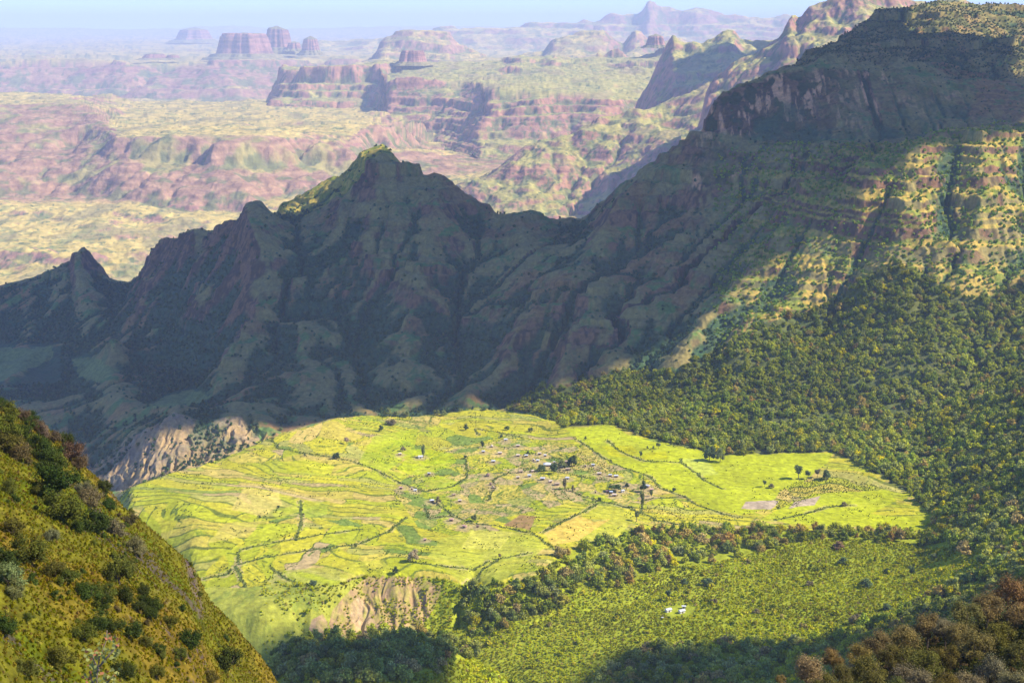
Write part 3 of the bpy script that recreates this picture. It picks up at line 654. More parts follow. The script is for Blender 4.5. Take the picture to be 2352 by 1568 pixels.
far_sheet(TG, 'hazy_buttes', 6, .012, 90, 120, 110, -.108, .25, 2.4, 2.0, fl=.4, calm=.6)
g2 = [(560,112,28000),(700,98,28000),(800,92,28000),(990,70,28000),(1020,55,28000),(1050,57,28000),(1100,55,28000),(1200,45,28000),(1320,35,28000),(1340,30,28000),(1370,38,28000),(1470,30,28000),(1480,12,28000),(1487,-8,28000),(1502,-8,28000),(1512,10,28000),(1560,20,28000),(1600,12,28000),(1650,28,28000),(1750,40,28000),(1830,35,28000),(1900,30,28000),(2500,60,28000)]
TG2 = Terrain([[(500,0,25000,-560),(2500,0,25000,-560)], [(500,126,26000),(1100,122,26000),(2500,120,26000)], g2, [(500,0,31000,-700),(2500,0,31000,-700)]], -6500, 12500, 24500, 31500, 75)
far_sheet(TG2, 'faint_range', 4, .010, 160, 260, 150, -.2, .4, 2.6, 2.0, fl=.3, calm=.6)
def mesa(px, base, w, h, Yd, dome=0., slant=0., talus=.28, seed=1):
    """a free-standing rock tower: talus skirt, cliff and top"""
    x0, _, zb = point(px, base, Yd)
    R = w * Yd / FPX / 2; Hh = h * Yd / FPX
    nA, nR = 120, 46
    A_, T_ = np.meshgrid(np.linspace(0, 2 * np.pi, nA, endpoint=False), np.linspace(0, 1, nR))
    prof_r = np.interp(T_, [0, .3, .62, .72, 1], [1.9, 1.18, 1.0, .88, 0.0])
    prof_h = np.interp(T_, [0, .3, .62, .72, 1], [-talus * .9, .08, .80 - .3 * dome, .97 - .22 * dome, 1.0])
    lob = 1 + .22 * fbm(np.cos(A_) * 2 + seed * 9, np.sin(A_) * 2, 1.3, 3, seed) + .05 * fbm(np.cos(A_) * 9 + seed, np.sin(A_) * 9, 1, 3, seed + 3) * (T_ < .72)
    Xm = x0 + R * prof_r * lob * np.cos(A_); Ym = Yd + R * 1.1 * prof_r * lob * np.sin(A_)
    Zm = zb + Hh * prof_h + (Xm - x0) * slant * (T_ > .3) * np.clip(prof_h, 0, 1)
    Zm = Zm + (terrace(Zm, Hh * .16, Xm, Ym, .7, seed) - Zm) * .7 * (T_ < .72) + fbm(Xm, Ym, R * .3, 3, seed) * Hh * .02
    st = fbm(Xm * .02, Zm, Hh * .12, 2, 9)
    Cm = mix(np.broadcast_to(np.array([.40, .22, .17]), Xm.shape + (3,)), (.24, .14, .12), sstep(-.2, .2, st))
    Cm = mix(Cm, (.26, .25, .11), np.clip((T_ < .27) + (T_ > .72), 0, 1) * .8)
    Xm, Ym, Zm = (np.concatenate([q, q[:, :1]], 1)[:, ::1] for q in (Xm, Ym, Zm)); Cm = np.concatenate([Cm, Cm[:, :1]], 1)
    o = make_grid_mesh('mesa', Xm, Ym, Zm, Cm, M_FAR)
mesa(560, 125, 92, 47, 20000, 0, 0, seed=1)
mesa(639, 111, 48, 49, 21000, .5, -.12, seed=2)
mesa(676, 113, 26, 17, 20800, .8, 0, seed=3)
mesa(714, 118, 34, 34, 20500, .9, 0, seed=4)
mesa(447, 92, 66, 28, 33000, .9, 0, seed=5)
mesa(355, 134, 44, 12, 19500, 1, 0, seed=6)
mesa(398, 134, 26, 9, 19500, 1, 0, seed=7)
mesa(948, 143, 52, 27, 12900, .1, 0, seed=8)
mesa(1506, 104, 34, 25, 12500, .9, 0, seed=9)
# ------------------------------------------------------------------ clouds high over the range, outside the haze, which shade it
def cloud_mat():
    m = bpy.data.materials.new('cloud_white'); m.use_nodes = True; b = m.node_tree.nodes['Principled BSDF']
    b.inputs['Base Color'].default_value = (.8, .82, .85, 1); b.inputs['Roughness'].default_value = 1; b.inputs['Specular IOR Level'].default_value = 0
    return m
M_CLOUD = cloud_mat()
def cloud(T, shade, zc, cell, zmin, zmax, xr, yr, dens=1., edge=30, label=''):
    k = (zc - zmin) / SV[2]; k1 = (zc - zmax) / SV[2]
    xs = np.arange(xr[0] + SV[0] * k1, xr[1] + SV[0] * k, cell); ys = np.arange(yr[0] + SV[1] * k, yr[1] + 50, cell)
    gx, gy = np.meshgrid(xs, ys)
    hx = np.full(gx.shape, np.nan); hy = hx.copy(); hz = hx.copy()
    todo = np.ones(gx.shape, bool)
    for z in np.arange(zmax, zmin, -cell):
        t = (zc - z) / SV[2]
        x = gx[todo] - SV[0] * t; y = gy[todo] - SV[1] * t
        g = T.sample(T.z, x, y); inside = (x > T.x0) & (x < T.x0 + T.cell * (T.nx - 1)) & (y > T.y0) & (y < T.y0 + T.cell * (T.ny - 1))
        h = inside & (g >= z)
        idx = np.flatnonzero(todo.ravel())[h]
        hx.ravel()[idx] = x[h]; hy.ravel()[idx] = y[h]; hz.ravel()[idx] = g[h]
        todo.ravel()[idx] = False
    ok = np.isfinite(hx)
    x, y, z = hx[ok], hy[ok], hz[ok]
    px, py = project(x, y, z)
    m = np.zeros(gx.shape)
    m[ok] = shade(px, py, x, y, z)
    soft = blur(m, 3)
    m = (soft + fbm(gx, gy, edge * 3, 4, 101) * .30) > .5
    thick = np.clip(blur(m.astype(float), 8) * 1.4 - .2, 0, 1) * (70 + 45 * fbm(gx, gy, 260, 4, 102)) + 4
    ny, nx = gx.shape
    face = m[:-1, :-1] & m[1:, :-1] & m[:-1, 1:] & m[1:, 1:]
    jj, ii = np.nonzero(face)
    a = jj * nx + ii
    top = np.stack([a, a + 1, a + nx + 1, a + nx], -1)
    bot = top[:, ::-1] + nx * ny
    v = np.concatenate([np.stack([gx, gy, zc + thick + fbm(gx, gy, 60, 3, 103) * 8 * (thick > 20)], -1).reshape(-1, 3), np.stack([gx, gy, zc - thick * .25], -1).reshape(-1, 3)]).astype(np.float32)
    f = np.concatenate([top, bot])
    used, inv = np.unique(f, return_inverse=True); v = v[used]; f = inv.reshape(f.shape).astype(np.int32)
    me = bpy.data.meshes.new('cloud'); me.vertices.add(len(v)); me.vertices.foreach_set('co', v.ravel())
    me.loops.add(f.size); me.loops.foreach_set('vertex_index', f.ravel()); me.polygons.add(len(f))
    me.polygons.foreach_set('loop_start', np.arange(0, f.size, 4, dtype=np.int32)); me.polygons.foreach_set('loop_total', np.full(len(f), 4, np.int32))
    me.update(calc_edges=False); me.materials.append(M_CLOUD)
    o = bpy.data.objects.new('cloud', me); scn.collection.objects.link(o)
    o['kind'] = 'stuff'; o['label'] = label; o['category'] = 'cloud'
    print('cloud', len(f), time.time() - T0)
LITPEAK = [(628,478),(640,455),(700,425),(780,390),(820,340),(870,315),(905,330),(915,362),(905,357),(870,366),(852,385),(838,402),(826,420),(800,440),(775,462),(750,470),(735,464),(700,492),(665,500)]
SHADE = [(-600,300),(2080,-200),(2060,60),(2300,90),(2352,200),(2352,285),(2260,322),(2150,328),(2080,352),(1965,412),(1872,478),(1815,545),(1762,605),(1680,655),(1610,700),(1560,760),(1490,805),(1420,850),(1320,885),(1190,925),(1100,935),(850,946),(760,960),(640,990),(560,975),(480,965),(410,985),(330,1030),(200,1050),(200,1200),(-600,1300)]
SHADE2 = [(1340,1640),(1440,1500),(1600,1475),(1750,1482),(1900,1462),(2030,1440),(2110,1380),(2250,1310),(2352,1235),(2700,1150),(2700,1800),(1340,1800)]
SHADE3 = [(600,1600),(620,1500),(700,1466),(850,1450),(960,1480),(1010,1530),(960,1600)]
def shadeN(px, py, x, y, z):
    wx = px + fbm(x, y, 120, 3, 111) * 22; wy = py + fbm(x, y, 120, 3, 112) * 14
    far_ = y > 1780
    s = inpoly(wx, wy, SHADE) & far_ & ~(inpoly(px, py, LITPEAK) & (y > 2500))
    s |= (y > 2600) & (x < 700) & ~inpoly(px, py, LITPEAK)
    s |= (inpoly(wx, wy, SHADE2) | inpoly(wx, wy, SHADE3)) & ~far_
    return s.astype(float)
cloud(N, shadeN, 1000., 14., -820, 60, (-1750, 1900), (620, 4150), label='white cloud bank high above the shaded mountain range')

cloud(TR, lambda px, py, x, y, z: ((py > 95) & (fbm(x, y, 500, 3, 177) > -.25)).astype(float), 1300., 34., -600, 100, (700, 2300), (7400, 10000), label='unseen cloud added to shade the blue saw toothed ridge')  # unseen cloud, added to darken parts of the ridge
# ------------------------------------------------------------------ foliage
def leaf_mat():
    m = bpy.data.materials.new('foliage'); m.use_nodes = True; t = m.node_tree; t.nodes.clear()
    o = t.nodes.new('ShaderNodeOutputMaterial'); at = t.nodes.new('ShaderNodeAttribute'); at.attribute_type = 'INSTANCER'; at.attribute_name = 'tint'
    av = t.nodes.new('ShaderNodeAttribute'); av.attribute_name = 'shade'
    mx = t.nodes.new('ShaderNodeMix'); mx.data_type = 'RGBA'; mx.blend_type = 'MULTIPLY'; mx.inputs[0].default_value = 1
    t.links.new(at.outputs['Color'], mx.inputs[6]); t.links.new(av.outputs['Color'], mx.inputs[7])
    d = t.nodes.new('ShaderNodeBsdfDiffuse'); tr = t.nodes.new('ShaderNodeBsdfTranslucent'); ms = t.nodes.new('ShaderNodeMixShader'); ms.inputs[0].default_value = .22
    t.links.new(mx.outputs[2], d.inputs[0]); t.links.new(mx.outputs[2], tr.inputs[0])
    t.links.new(d.outputs[0], ms.inputs[1]); t.links.new(tr.outputs[0], ms.inputs[2]); t.links.new(ms.outputs[0], o.inputs[0])
    return m
M_LEAF = leaf_mat()
def flat_mat(name, col, rough=.9, metal=0., bumpy=0.):
    m = bpy.data.materials.new(name); m.use_nodes = True; t = m.node_tree; b = t.nodes['Principled BSDF']
    b.inputs['Roughness'].default_value = rough; b.inputs['Metallic'].default_value = metal; b.inputs['Specular IOR Level'].default_value = .2
    n = t.nodes.new('ShaderNodeTexNoise'); n.inputs['Scale'].default_value = 1.3; n.inputs['Detail'].default_value = 4
    tc = t.nodes.new('ShaderNodeTexCoord'); t.links.new(tc.outputs['Object'], n.inputs['Vector'])
    mx = t.nodes.new('ShaderNodeMix'); mx.data_type = 'RGBA'; t.links.new(n.outputs['Fac'], mx.inputs[0])
    mx.inputs[6].default_value = (*[c * .7 for c in col], 1); mx.inputs[7].default_value = (*[min(1, c * 1.25) for c in col], 1)
    t.links.new(mx.outputs[2], b.inputs['Base Color'])
    return m
M_BARK = flat_mat('bark', (.16, .12, .085))
def quads_mesh(name, cen, nrm, size, shade, mat, aspect=1., core=None):
    """many leaf faces; cen/nrm (n,3), size (n,), shade (n,3)"""
    n = len(cen)
    nrm = nrm / np.linalg.norm(nrm, axis=1, keepdims=True)
    r = rng.normal(size=(n, 3)); u = np.cross(nrm, r); u /= np.linalg.norm(u, axis=1, keepdims=True); w = np.cross(nrm, u)
    s = size[:, None]
    v = np.stack([cen - u * s - w * s * .25, cen - w * s * aspect * .6, cen + u * s + w * s * .1, cen + w * s * aspect], 1).reshape(-1, 3)
    f = np.arange(4 * n).reshape(-1, 4); col = np.repeat(shade, 4, 0)
    if core is not None:
        cv, cf, cc = core; f = list(map(tuple, f)) + [tuple(np.array(q) + len(v)) for q in cf]
        v = np.concatenate([v, cv]); col = np.concatenate([col, np.broadcast_to(cc, (len(cv), 3))])
    me = bpy.data.meshes.new(name); me.from_pydata(v.tolist(), [], [tuple(int(i) for i in q) for q in f])
    at = me.attributes.new('shade', 'FLOAT_COLOR', 'POINT'); c4 = np.ones((len(v), 4), np.float32); c4[:, :3] = col
    at.data.foreach_set('color', c4.ravel()); me.materials.append(mat)
    return me
def ico_core(centers, radii):
    import bmesh
    bm = bmesh.new(); bmesh.ops.create_icosphere(bm, subdivisions=1, radius=1); bm.verts.ensure_lookup_table()
    V = np.array([q.co[:] for q in bm.verts]); Fs = [[q.index for q in f.verts] for f in bm.faces]; bm.free()
    vs, fs = [], []
    for c, r in zip(centers, radii):
        fs += [[i + len(vs) * len(V) for i in f] for f in Fs]; vs.append(V * r + c)
    return np.concatenate(vs), fs
def crown_mesh(name, seed, lobes=7, per=45, leaf=.055, tall=.85, spread=.34, top_light=.25, ragged=.2, lo=.25, core=.78, rad=1.):
    """a crown of leaf clumps, unit width, foot of the foliage at z = 0"""
    g = np.random.default_rng(seed)
    cs, rs = [], []
    for i in range(lobes):
        a = g.uniform(0, 2 * np.pi); rr = spread * math.sqrt(g.uniform(.05, 1)) if i else 0
        h = tall * (g.uniform(lo, .72) * (1 - .5 * (rr / spread) ** 2) + .06)
        cs.append((rr * math.cos(a), rr * math.sin(a), h)); rs.append(g.uniform(.14, .24) * rad * (1.25 if i == 0 else 1))
    cs = np.array(cs); rs = np.array(rs)
    C_, N_, S_ = [], [], []
    for c, r in zip(cs, rs):
        d = g.normal(size=(per, 3)); d /= np.linalg.norm(d, axis=1, keepdims=True); d[:, 2] = np.where(d[:, 2] < -.4, -d[:, 2], d[:, 2])
        sc = np.array([r, r, r * tall])
        bump = 1 + g.normal(size=(per, 1)) * ragged * .6 + .15 * np.sin(d[:, :1] * 9 + seed) * np.cos(d[:, 1:2] * 8)
        C_.append(c + d * sc * bump); N_.append(d + g.normal(size=(per, 3)) * .55)
        k = g.uniform(.72, 1.25, (per, 1)) * g.uniform(.85, 1.15)
        hue = g.uniform(-.08, .08, (per, 1))
        S_.append(np.concatenate([k * (1 + hue), k, k * (1 - hue)], 1))
    C_ = np.concatenate(C_); N_ = np.concatenate(N_); S_ = np.concatenate(S_)
    cv, cf = ico_core(cs, rs * core)
    me = quads_mesh(name, C_, N_, g.uniform(.6, 1.3, len(C_)) * leaf, S_, M_LEAF, core=(cv, cf, (.62, .64, .62)))
    return me
hidden = bpy.data.collections.new('foliage_library')
def proto(me):
    o = bpy.data.objects.new(me.name, me); hidden_add.objects.link(o); return o
def library(name, meshes):
    global hidden_add
    hidden_add = bpy.data.collections.new(name)
    for i, me in enumerate(meshes):
        me.name = '%s_%02d' % (name, i)
        o = bpy.data.objects.new(me.name, me); hidden_add.objects.link(o)
    return hidden_add, meshes
CANOPY, CANOPY_M = library('canopy', [crown_mesh('c', 100 + i, lobes=8, per=40, leaf=.06) for i in range(6)])
SHRUB, SHRUB_M = library('shrub', [crown_mesh('s', 200 + i, lobes=4, per=26, leaf=.10, tall=.7, lo=.1) for i in range(5)])
def scatter(name, P, scale, tint, coll, n, label, category, tilt=None, squash=None):
    me = bpy.data.meshes.new(name); me.vertices.add(len(P)); me.vertices.foreach_set('co', np.asarray(P, np.float32).ravel())
    for nm, ty, d in (('size', 'FLOAT', scale), ('turn', 'FLOAT', rng.uniform(0, 6.283, len(P))), ('pick', 'INT', rng.integers(0, n, len(P))), ('high', 'FLOAT', squash if squash is not None else rng.uniform(.75, 1.45, len(P)))):
        at = me.attributes.new(nm, ty, 'POINT'); at.data.foreach_set('value', np.asarray(d, np.float32 if ty == 'FLOAT' else np.int32))
    at = me.attributes.new('tint', 'FLOAT_COLOR', 'POINT'); c4 = np.ones((len(P), 4), np.float32); c4[:, :3] = vivid(tint, 1.15); at.data.foreach_set('color', c4.ravel())
    o = bpy.data.objects.new(name, me); scn.collection.objects.link(o)
    ng = bpy.data.node_groups.new(name, 'GeometryNodeTree')
    ng.interface.new_socket('Geometry', in_out='INPUT', socket_type='NodeSocketGeometry'); ng.interface.new_socket('Geometry', in_out='OUTPUT', socket_type='NodeSocketGeometry')
    gi = ng.nodes.new('NodeGroupInput'); go = ng.nodes.new('NodeGroupOutput'); ip = ng.nodes.new('GeometryNodeInstanceOnPoints')
    ci = ng.nodes.new('GeometryNodeCollectionInfo'); ci.inputs['Collection'].default_value = coll
    ci.inputs['Separate Children'].default_value = True; ci.inputs['Reset Children'].default_value = True
    def attr(nm, ty):
        a = ng.nodes.new('GeometryNodeInputNamedAttribute'); a.data_type = ty; a.inputs['Name'].default_value = nm; return a.outputs[0]
    ng.links.new(gi.outputs[0], ip.inputs['Points']); ng.links.new(ci.outputs[0], ip.inputs['Instance'])
    ip.inputs['Pick Instance'].default_value = True; ng.links.new(attr('pick', 'INT'), ip.inputs['Instance Index'])
    cr = ng.nodes.new('ShaderNodeCombineXYZ'); ng.links.new(attr('turn', 'FLOAT'), cr.inputs[2]); ng.links.new(cr.outputs[0], ip.inputs['Rotation'])
    sz = attr('size', 'FLOAT'); mu = ng.nodes.new('ShaderNodeMath'); mu.operation = 'MULTIPLY'; ng.links.new(sz, mu.inputs[0]); ng.links.new(attr('high', 'FLOAT'), mu.inputs[1])
    cs = ng.nodes.new('ShaderNodeCombineXYZ'); ng.links.new(sz, cs.inputs[0]); ng.links.new(sz, cs.inputs[1]); ng.links.new(mu.outputs[0], cs.inputs[2]); ng.links.new(cs.outputs[0], ip.inputs['Scale'])
    ng.links.new(ip.outputs[0], go.inputs[0])
    md = o.modifiers.new('scatter', 'NODES'); md.node_group = ng
    o['kind'] = 'stuff'; o['label'] = label; o['category'] = category
    print(name, len(P), time.time() - T0)
    return o
def grid_points(T, x0, x1, y0, y1, s):
    gx, gy = np.meshgrid(np.arange(x0, x1, s), np.arange(y0, y1, s))
    x = (gx + rng.uniform(-.47, .47, gx.shape) * s).ravel(); y = (gy + rng.uniform(-.47, .47, gx.shape) * s).ravel()
    m = np.abs(x / y) < .42; x, y = x[m], y[m]
    z = T.height(x, y); px, py = project(x, y, z)
    m = (px > -120) & (px < 2480) & (py < 1700) & (T.sample(T.gyv, x, y) > z / y - .12)
    return x[m], y[m], z[m], px[m], py[m]
def pick(n, pal, w):
    pal = np.array(pal); k = rng.choice(len(pal), n, p=np.array(w) / sum(w)); return pal[k] * rng.uniform(.78, 1.22, (n, 1)), k
# the forest on the right, the wooded strip under the fields and the dark woods in front
x, y, z, px, py = grid_points(N, -700, 1500, 700, 2250, 6.0)
wx, wy = wob(px, py, x, y, 14)
pl = inpoly(px, py, PLATEAU)
zoneF = inpoly(wx, wy, FOREST) & ~pl
zoneS = inpoly(wx, wy, STRIP) & ~pl & ~zoneF
zoneD = np.zeros(x.shape, bool)
for q in DARKWOOD: zoneD |= inpoly(wx, wy, q)
zoneD &= ~pl & ~zoneF & ~zoneS & (y < 1450)
gap = fbm(x, y, 55, 3, 171) < -.38
keep = ((zoneF & (rng.random(len(x)) < np.where(gap, .35, .9))) | (zoneS & (rng.random(len(x)) < np.where(fbm(x, y, 28, 2, 174) < -.12, .3, .8))) | (zoneD & (rng.random(len(x)) < .85)))
x, y, z, px, py, zoneF, zoneS, zoneD = (q[keep] for q in (x, y, z, px, py, zoneF, zoneS, zoneD))
NAMES = ['dark green', 'olive green', 'grey green', 'brown', 'yellow green', 'rust brown']
PALF = [(.19,.25,.06), (.30,.335,.075), (.29,.33,.12), (.34,.28,.11), (.44,.42,.06), (.31,.22,.085)]
tintF, kF = pick(len(x), PALF, [.32, .40, .16, .06, .05, .01])
tS, kS = pick(len(x), PALF, [.24, .38, .12, .18, .05, .03])
tintF = np.where(zoneS[:, None], tS, tintF); kF = np.where(zoneS, kS, kF)
tintF = tintF * np.array([1.40, 1.30, 1.05]) * (1 + .35 * fbm(x, y, 120, 2, 121))[:, None]
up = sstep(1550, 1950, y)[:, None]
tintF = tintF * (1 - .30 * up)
dia = np.where(rng.random(len(x)) < .3, rng.uniform(9.5, 13.5, len(x)), rng.uniform(4.8, 9.5, len(x))) * np.where(y > 1650, 1.0, 1.08)
# the ones that show largest stand as trees of their own
HIDE = inpoly(px, py, [(1790,1700),(1800,1520),(1930,1455),(2040,1425),(2120,1390),(2200,1350),(2352,1300),(2600,1200),(2600,1800)]) | inpoly(px, py, [(-300,800),(0,905),(120,970),(215,1075),(300,1155),(430,1260),(480,1360),(600,1480),(650,1600),(650,1800),(-300,1800)])
insidef = (px > 10) & (px < 2340) & (py < 1575) & ~HIDE
score = np.where(insidef, dia / y * (1 + .0 * y), 0)
big = np.argsort(-score)[:300]
isbig = np.zeros(len(x), bool); isbig[big] = True
P = np.stack([x, y, z - .6], 1)
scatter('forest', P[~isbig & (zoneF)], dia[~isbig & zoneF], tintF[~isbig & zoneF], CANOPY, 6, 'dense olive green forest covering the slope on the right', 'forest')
mm = ~isbig & ~zoneF
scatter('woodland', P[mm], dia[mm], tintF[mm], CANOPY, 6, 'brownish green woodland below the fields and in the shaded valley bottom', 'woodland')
ZN = []
for i in big:
    cxp, cyp = px[i], py[i]
    if zoneS[i]: zn = 'in the strip below the golden field' if cxp < 1400 else 'in the middle of the strip under the village' if cxp < 1650 else 'in the strip under the bright right fields'
    elif zoneD[i] and cxp < 1340:
        zn = 'on the shaded knoll, left side' if cxp < 760 else 'on the shaded knoll, crest' if cyp < 1490 and cxp < 960 else 'on the shaded knoll, lower front' if cxp < 960 else 'at the bottom just right of the shaded knoll' if cyp > 1470 else 'in the wood right of the eroded gully'
    elif zoneD[i]:
        zn = ('along the sunlit edge of' if cyp < 1510 else 'at the very bottom of' if cyp > 1545 else 'in the middle of') + (' the shaded wood, left end' if cxp < 1500 else ' the shaded wood, centre' if cxp < 1680 else ' the shaded wood, right end')
    else: zn = 'in the forest right of the bright fields'
    szn = 'mid-sized ' if dia[i] < 11 else 'very large ' if dia[i] > 12.4 else 'large '
    ZN.append(zn)
    o = bpy.data.objects.new('forest_tree', CANOPY_M[int(rng.integers(0, 6))]); scn.collection.objects.link(o)
    o.location = P[i]; o.scale = (dia[i], dia[i], dia[i] * rng.uniform(.85, 1.2)); o.rotation_euler = (0, 0, rng.uniform(0, 6.28))
    o['tint'] = [float(c) for c in tintF[i]]
    o['label'] = '%s%s tree %s' % (szn, NAMES[kF[i]], zn); o['category'] = 'tree'; o['group'] = '%s%s trees %s' % (szn, NAMES[kF[i]], zn)
# mountain vegetation
x, y, z, px, py = grid_points(N, -1500, 1500, 1760, 3300, 6.4)
v = veg(x, y, z) ; f = inpoly(px, py, FOREST)
fieldy = inpoly(px, py, [(-80,790),(140,790),(140,880),(-80,890)]) | inpoly(px, py, [(160,820),(225,815),(280,852),(230,882),(180,868)]) | inpoly(px, py, [(325,935),(390,902),(440,888),(495,912),(430,935)])
cl = (px > 1590) & (y > 2280) & (y < 2520) & (py < 330)
bad = inpoly(px, py, BADLAND)
spurs = (px > 1640) & (y < 2350) & ~cl
dn = np.where(spurs, .42 + .58 * sstep(-.15, .35, fbm(x, y, 38, 3, 134) + .6 * v), .05 + .95 * v ** 1.3); dn = np.where(cl, .10, dn); dn = np.where(bad, dn * .7 + .05, dn); dn = np.where(fieldy, 0, dn)
dn = np.where((y > 2550) & (px > 1750), .75, dn)
k = (rng.random(len(x)) < dn) & ~f
x, y, z, px, py, spurs = (q[k] for q in (x, y, z, px, py, spurs))
tm, _ = pick(len(x), [(.07,.125,.06), (.10,.155,.07), (.13,.18,.09), (.14,.16,.06)], [.4, .35, .15, .1])
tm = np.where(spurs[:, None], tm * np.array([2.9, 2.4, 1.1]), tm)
high = (py < 300) & (px > 1700)
tm = np.where(high[:, None], tm * np.array([1.15, .95, .95]), tm)
d = rng.uniform(3.8, 8.2, len(x)) * np.where(high, .75, 1)
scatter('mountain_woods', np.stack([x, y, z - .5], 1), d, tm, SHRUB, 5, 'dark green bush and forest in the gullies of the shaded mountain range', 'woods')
# yellow green scrub on the valley bottom
x, y, z, px, py = grid_points(N, -600, 1150, 700, 1420, 2.3)
wx, wy = wob(px, py, x, y, 10)
sc = ~inpoly(px, py, PLATEAU) & (~inpoly(wx, wy, SCARP) | (fbm(x, y, 16, 2, 133) > -.2)) & ~inpoly(wx, wy, STRIP) & ~inpoly(wx, wy, LANDSLIP) & ~inpoly(wx, wy, LANDSLIP2) & ~inpoly(wx, wy, FOREST)
sc &= ~inpoly(px, py, [(1520,1405),(1530,1392),(1560,1388),(1600,1392),(1590,1412),(1540,1418)])
sc &= px > 600 - (py - 1400) * 0
for q in DARKWOOD[1:]: sc &= ~inpoly(wx, wy, q) | (rng.random(len(x)) < .2)
grs = inpoly(wx, wy, [(440,1340),(600,1340),(720,1360),(830,1350),(790,1400),(740,1480),(640,1500),(560,1500)])
sc &= rng.random(len(x)) < np.where(grs, .10 + .5 * (fbm(x, y, 30, 2, 172) > .15), .80)
x, y, z = x[sc], y[sc], z[sc]
ts, ks = pick(len(x), [(.50,.49,.06), (.43,.45,.055), (.56,.50,.09), (.29,.33,.06), (.42,.34,.12)], [.36, .32, .14, .14, .04])
ts = ts * np.clip(1 + .45 * fbm(x, y, 60, 3, 122), .7, 1.15)[:, None]
dsz = rng.uniform(1.6, 3.2, len(x)) * np.where(rng.random(len(x)) < .03, 2.2, 1)
scatter('scrub_vegetation', np.stack([x, y, z - .3], 1), dsz, ts, SHRUB, 5, 'yellow green scrub spread over the valley bottom', 'scrub')
# hedges, field-edge bushes
x, y, z, px, py = grid_points(N, -560, 1050, 1080, 1800, 2.0)
m = inpoly(px, py, PLATEAU); x, y, z, px, py = (q[m] for q in (x, y, z, px, py))
_, bd, idv = fields(x, y, px, py)
bush = (bd < 1.2) & (np.modf(idv * 53.1)[0] > .5) & (fbm(x, y, 22, 2, 96) > .05) & (rng.random(len(x)) < .35)
hd = np.full(x.shape, 1e9)
for L in HL: hd = np.minimum(hd, linedist(x + fbm(x, y, 12, 2, 97) * 1.5, y + fbm(x, y, 12, 2, 98) * 1.5, L))
hb = (hd < 2.3) & (rng.random(len(x)) < .55)
clump = (fbm(x, y, 34, 3, 131) > .42) & (rng.random(len(x)) < .22) & ~inpoly(px, py, [(1300,985),(1400,975),(1450,1000),(1560,1030),(1700,1045),(1915,1038),(1900,1062),(1840,1112),(1700,1182),(1573,1141),(1491,1094),(1372,1043)])
clump |= inpoly(px, py, [(1790,1125),(1840,1100),(1900,1095),(1990,1110),(2050,1122),(1960,1130),(1880,1135),(1830,1160),(1780,1170)]) & (rng.random(len(x)) < .6)
clump |= inpoly(px, py, [(1480,1160),(1560,1150),(1620,1175),(1700,1190),(1640,1215),(1500,1210)]) & (rng.random(len(x)) < .25)
clump |= inpoly(px, py, [(1260,1050),(1330,1035),(1420,1075),(1440,1090),(1330,1085),(1270,1085)]) & (rng.random(len(x)) < .35)
edge = (rng.random(len(x)) < .0025)
m = bush | hb | clump | edge
x, y, z, hb = x[m], y[m], z[m], hb[m]
th_, _ = pick(len(x), [(.08,.12,.03), (.13,.17,.04), (.19,.22,.04), (.15,.13,.05)], [.35, .35, .2, .1])
scatter('hedgerow_shrubbery', np.stack([x, y, z - .15], 1), rng.uniform(.9, 1.9, len(x)) * np.where(hb, 1.1, 1), th_, SHRUB, 5, 'low green hedges and bushes along the borders of the fields', 'hedgerow')
# ------------------------------------------------------------------ left foreground hillside
LC = [[(-400,0,70,-30),(0,0,75,-41),(640,0,80,-72),(1000,0,80,-95)],
 [(-400,0,120,-30),(0,1330,120),(250,1420,125),(450,1568,130),(640,0,130,-90),(1000,0,130,-120)],
 [(-400,740,232),(0,926,230),(60,958,229),(120,996,228),(180,1058,226),(215,1098,225),(260,1140,223),(300,1175,220),(360,1225,218),(400,1262,216),(440,1300,214),(462,1335,212),(475,1372,210),(540,1432,206),(600,1505,202),(640,1568,200),(800,1800,190),(1000,2000,180)],
 [(-400,0,270,-30),(0,0,265,-76),(640,0,245,-150),(1000,0,230,-180)],
 [(-400,0,420,-220),(1000,0,420,-320)]]
L = Terrain(LC, -170, 30, 64, 430, .9)
gx, gy = L.gx, L.gy
lm = sstep(232, 215, gy)
L.z = L.z + (ridged(gx + fbm(gx, gy, 30, 2, 3) * 8, gy, 26, 3, 141) - 1.2) * 1.3 * lm + fbm(gx, gy, 9, 4, 142) * .8 * (lm + .25)
L.erode(3, .02, .4, lm, .05)
L.finish()
L.detail = lambda x, y, z: z + fbm(x, y, 3, 4, 143) * .35
X, Y = L.mesh_grid(-.46, -.02, 1.9, 1.9); Z = L.height(X, Y)
n1 = fbm(X, Y, 14, 4, 144); n2 = fbm(X, Y, 40, 3, 145); n3 = fbm(X, Y, 1.4, 3, 146); PX, PY = project(X, Y, Z)
C = np.broadcast_to(np.array([.13, .12, .022]), X.shape + (3,)).copy()  # low turf tones, dimming by thin cloud put into the albedo
C = mix(C, (.175, .125, .028), sstep(-.05, .45, n2 + .4 * n1))
C = mix(C, (.19, .13, .06), sstep(.25, .6, n1 - .3 * n2 + .3 * n3) * .8)
C = mix(C, (.10, .115, .014), sstep(.05, .5, -n2 + .5 * n1))
C = C * (.85 + .4 * n3)[..., None]
rk = sstep(14, 2, np.abs(PX - (440 + (PY - 1320) * .25))) * (PY > 1200) * (PY < 1420)
C = mix(C, mix(np.broadcast_to([.13, .10, .065], X.shape + (3,)), (.07, .05, .045), sstep(-.1, .4, n3 + n1)), np.clip(rk + sstep(.42, .6, n1 + .5 * n3) * .8, 0, 1))
M_HILL = ground_mat('hillside_turf', .9, .6, .25, .45)
hill = make_grid_mesh('grassy_hillside', X, Y, Z, C, M_HILL)
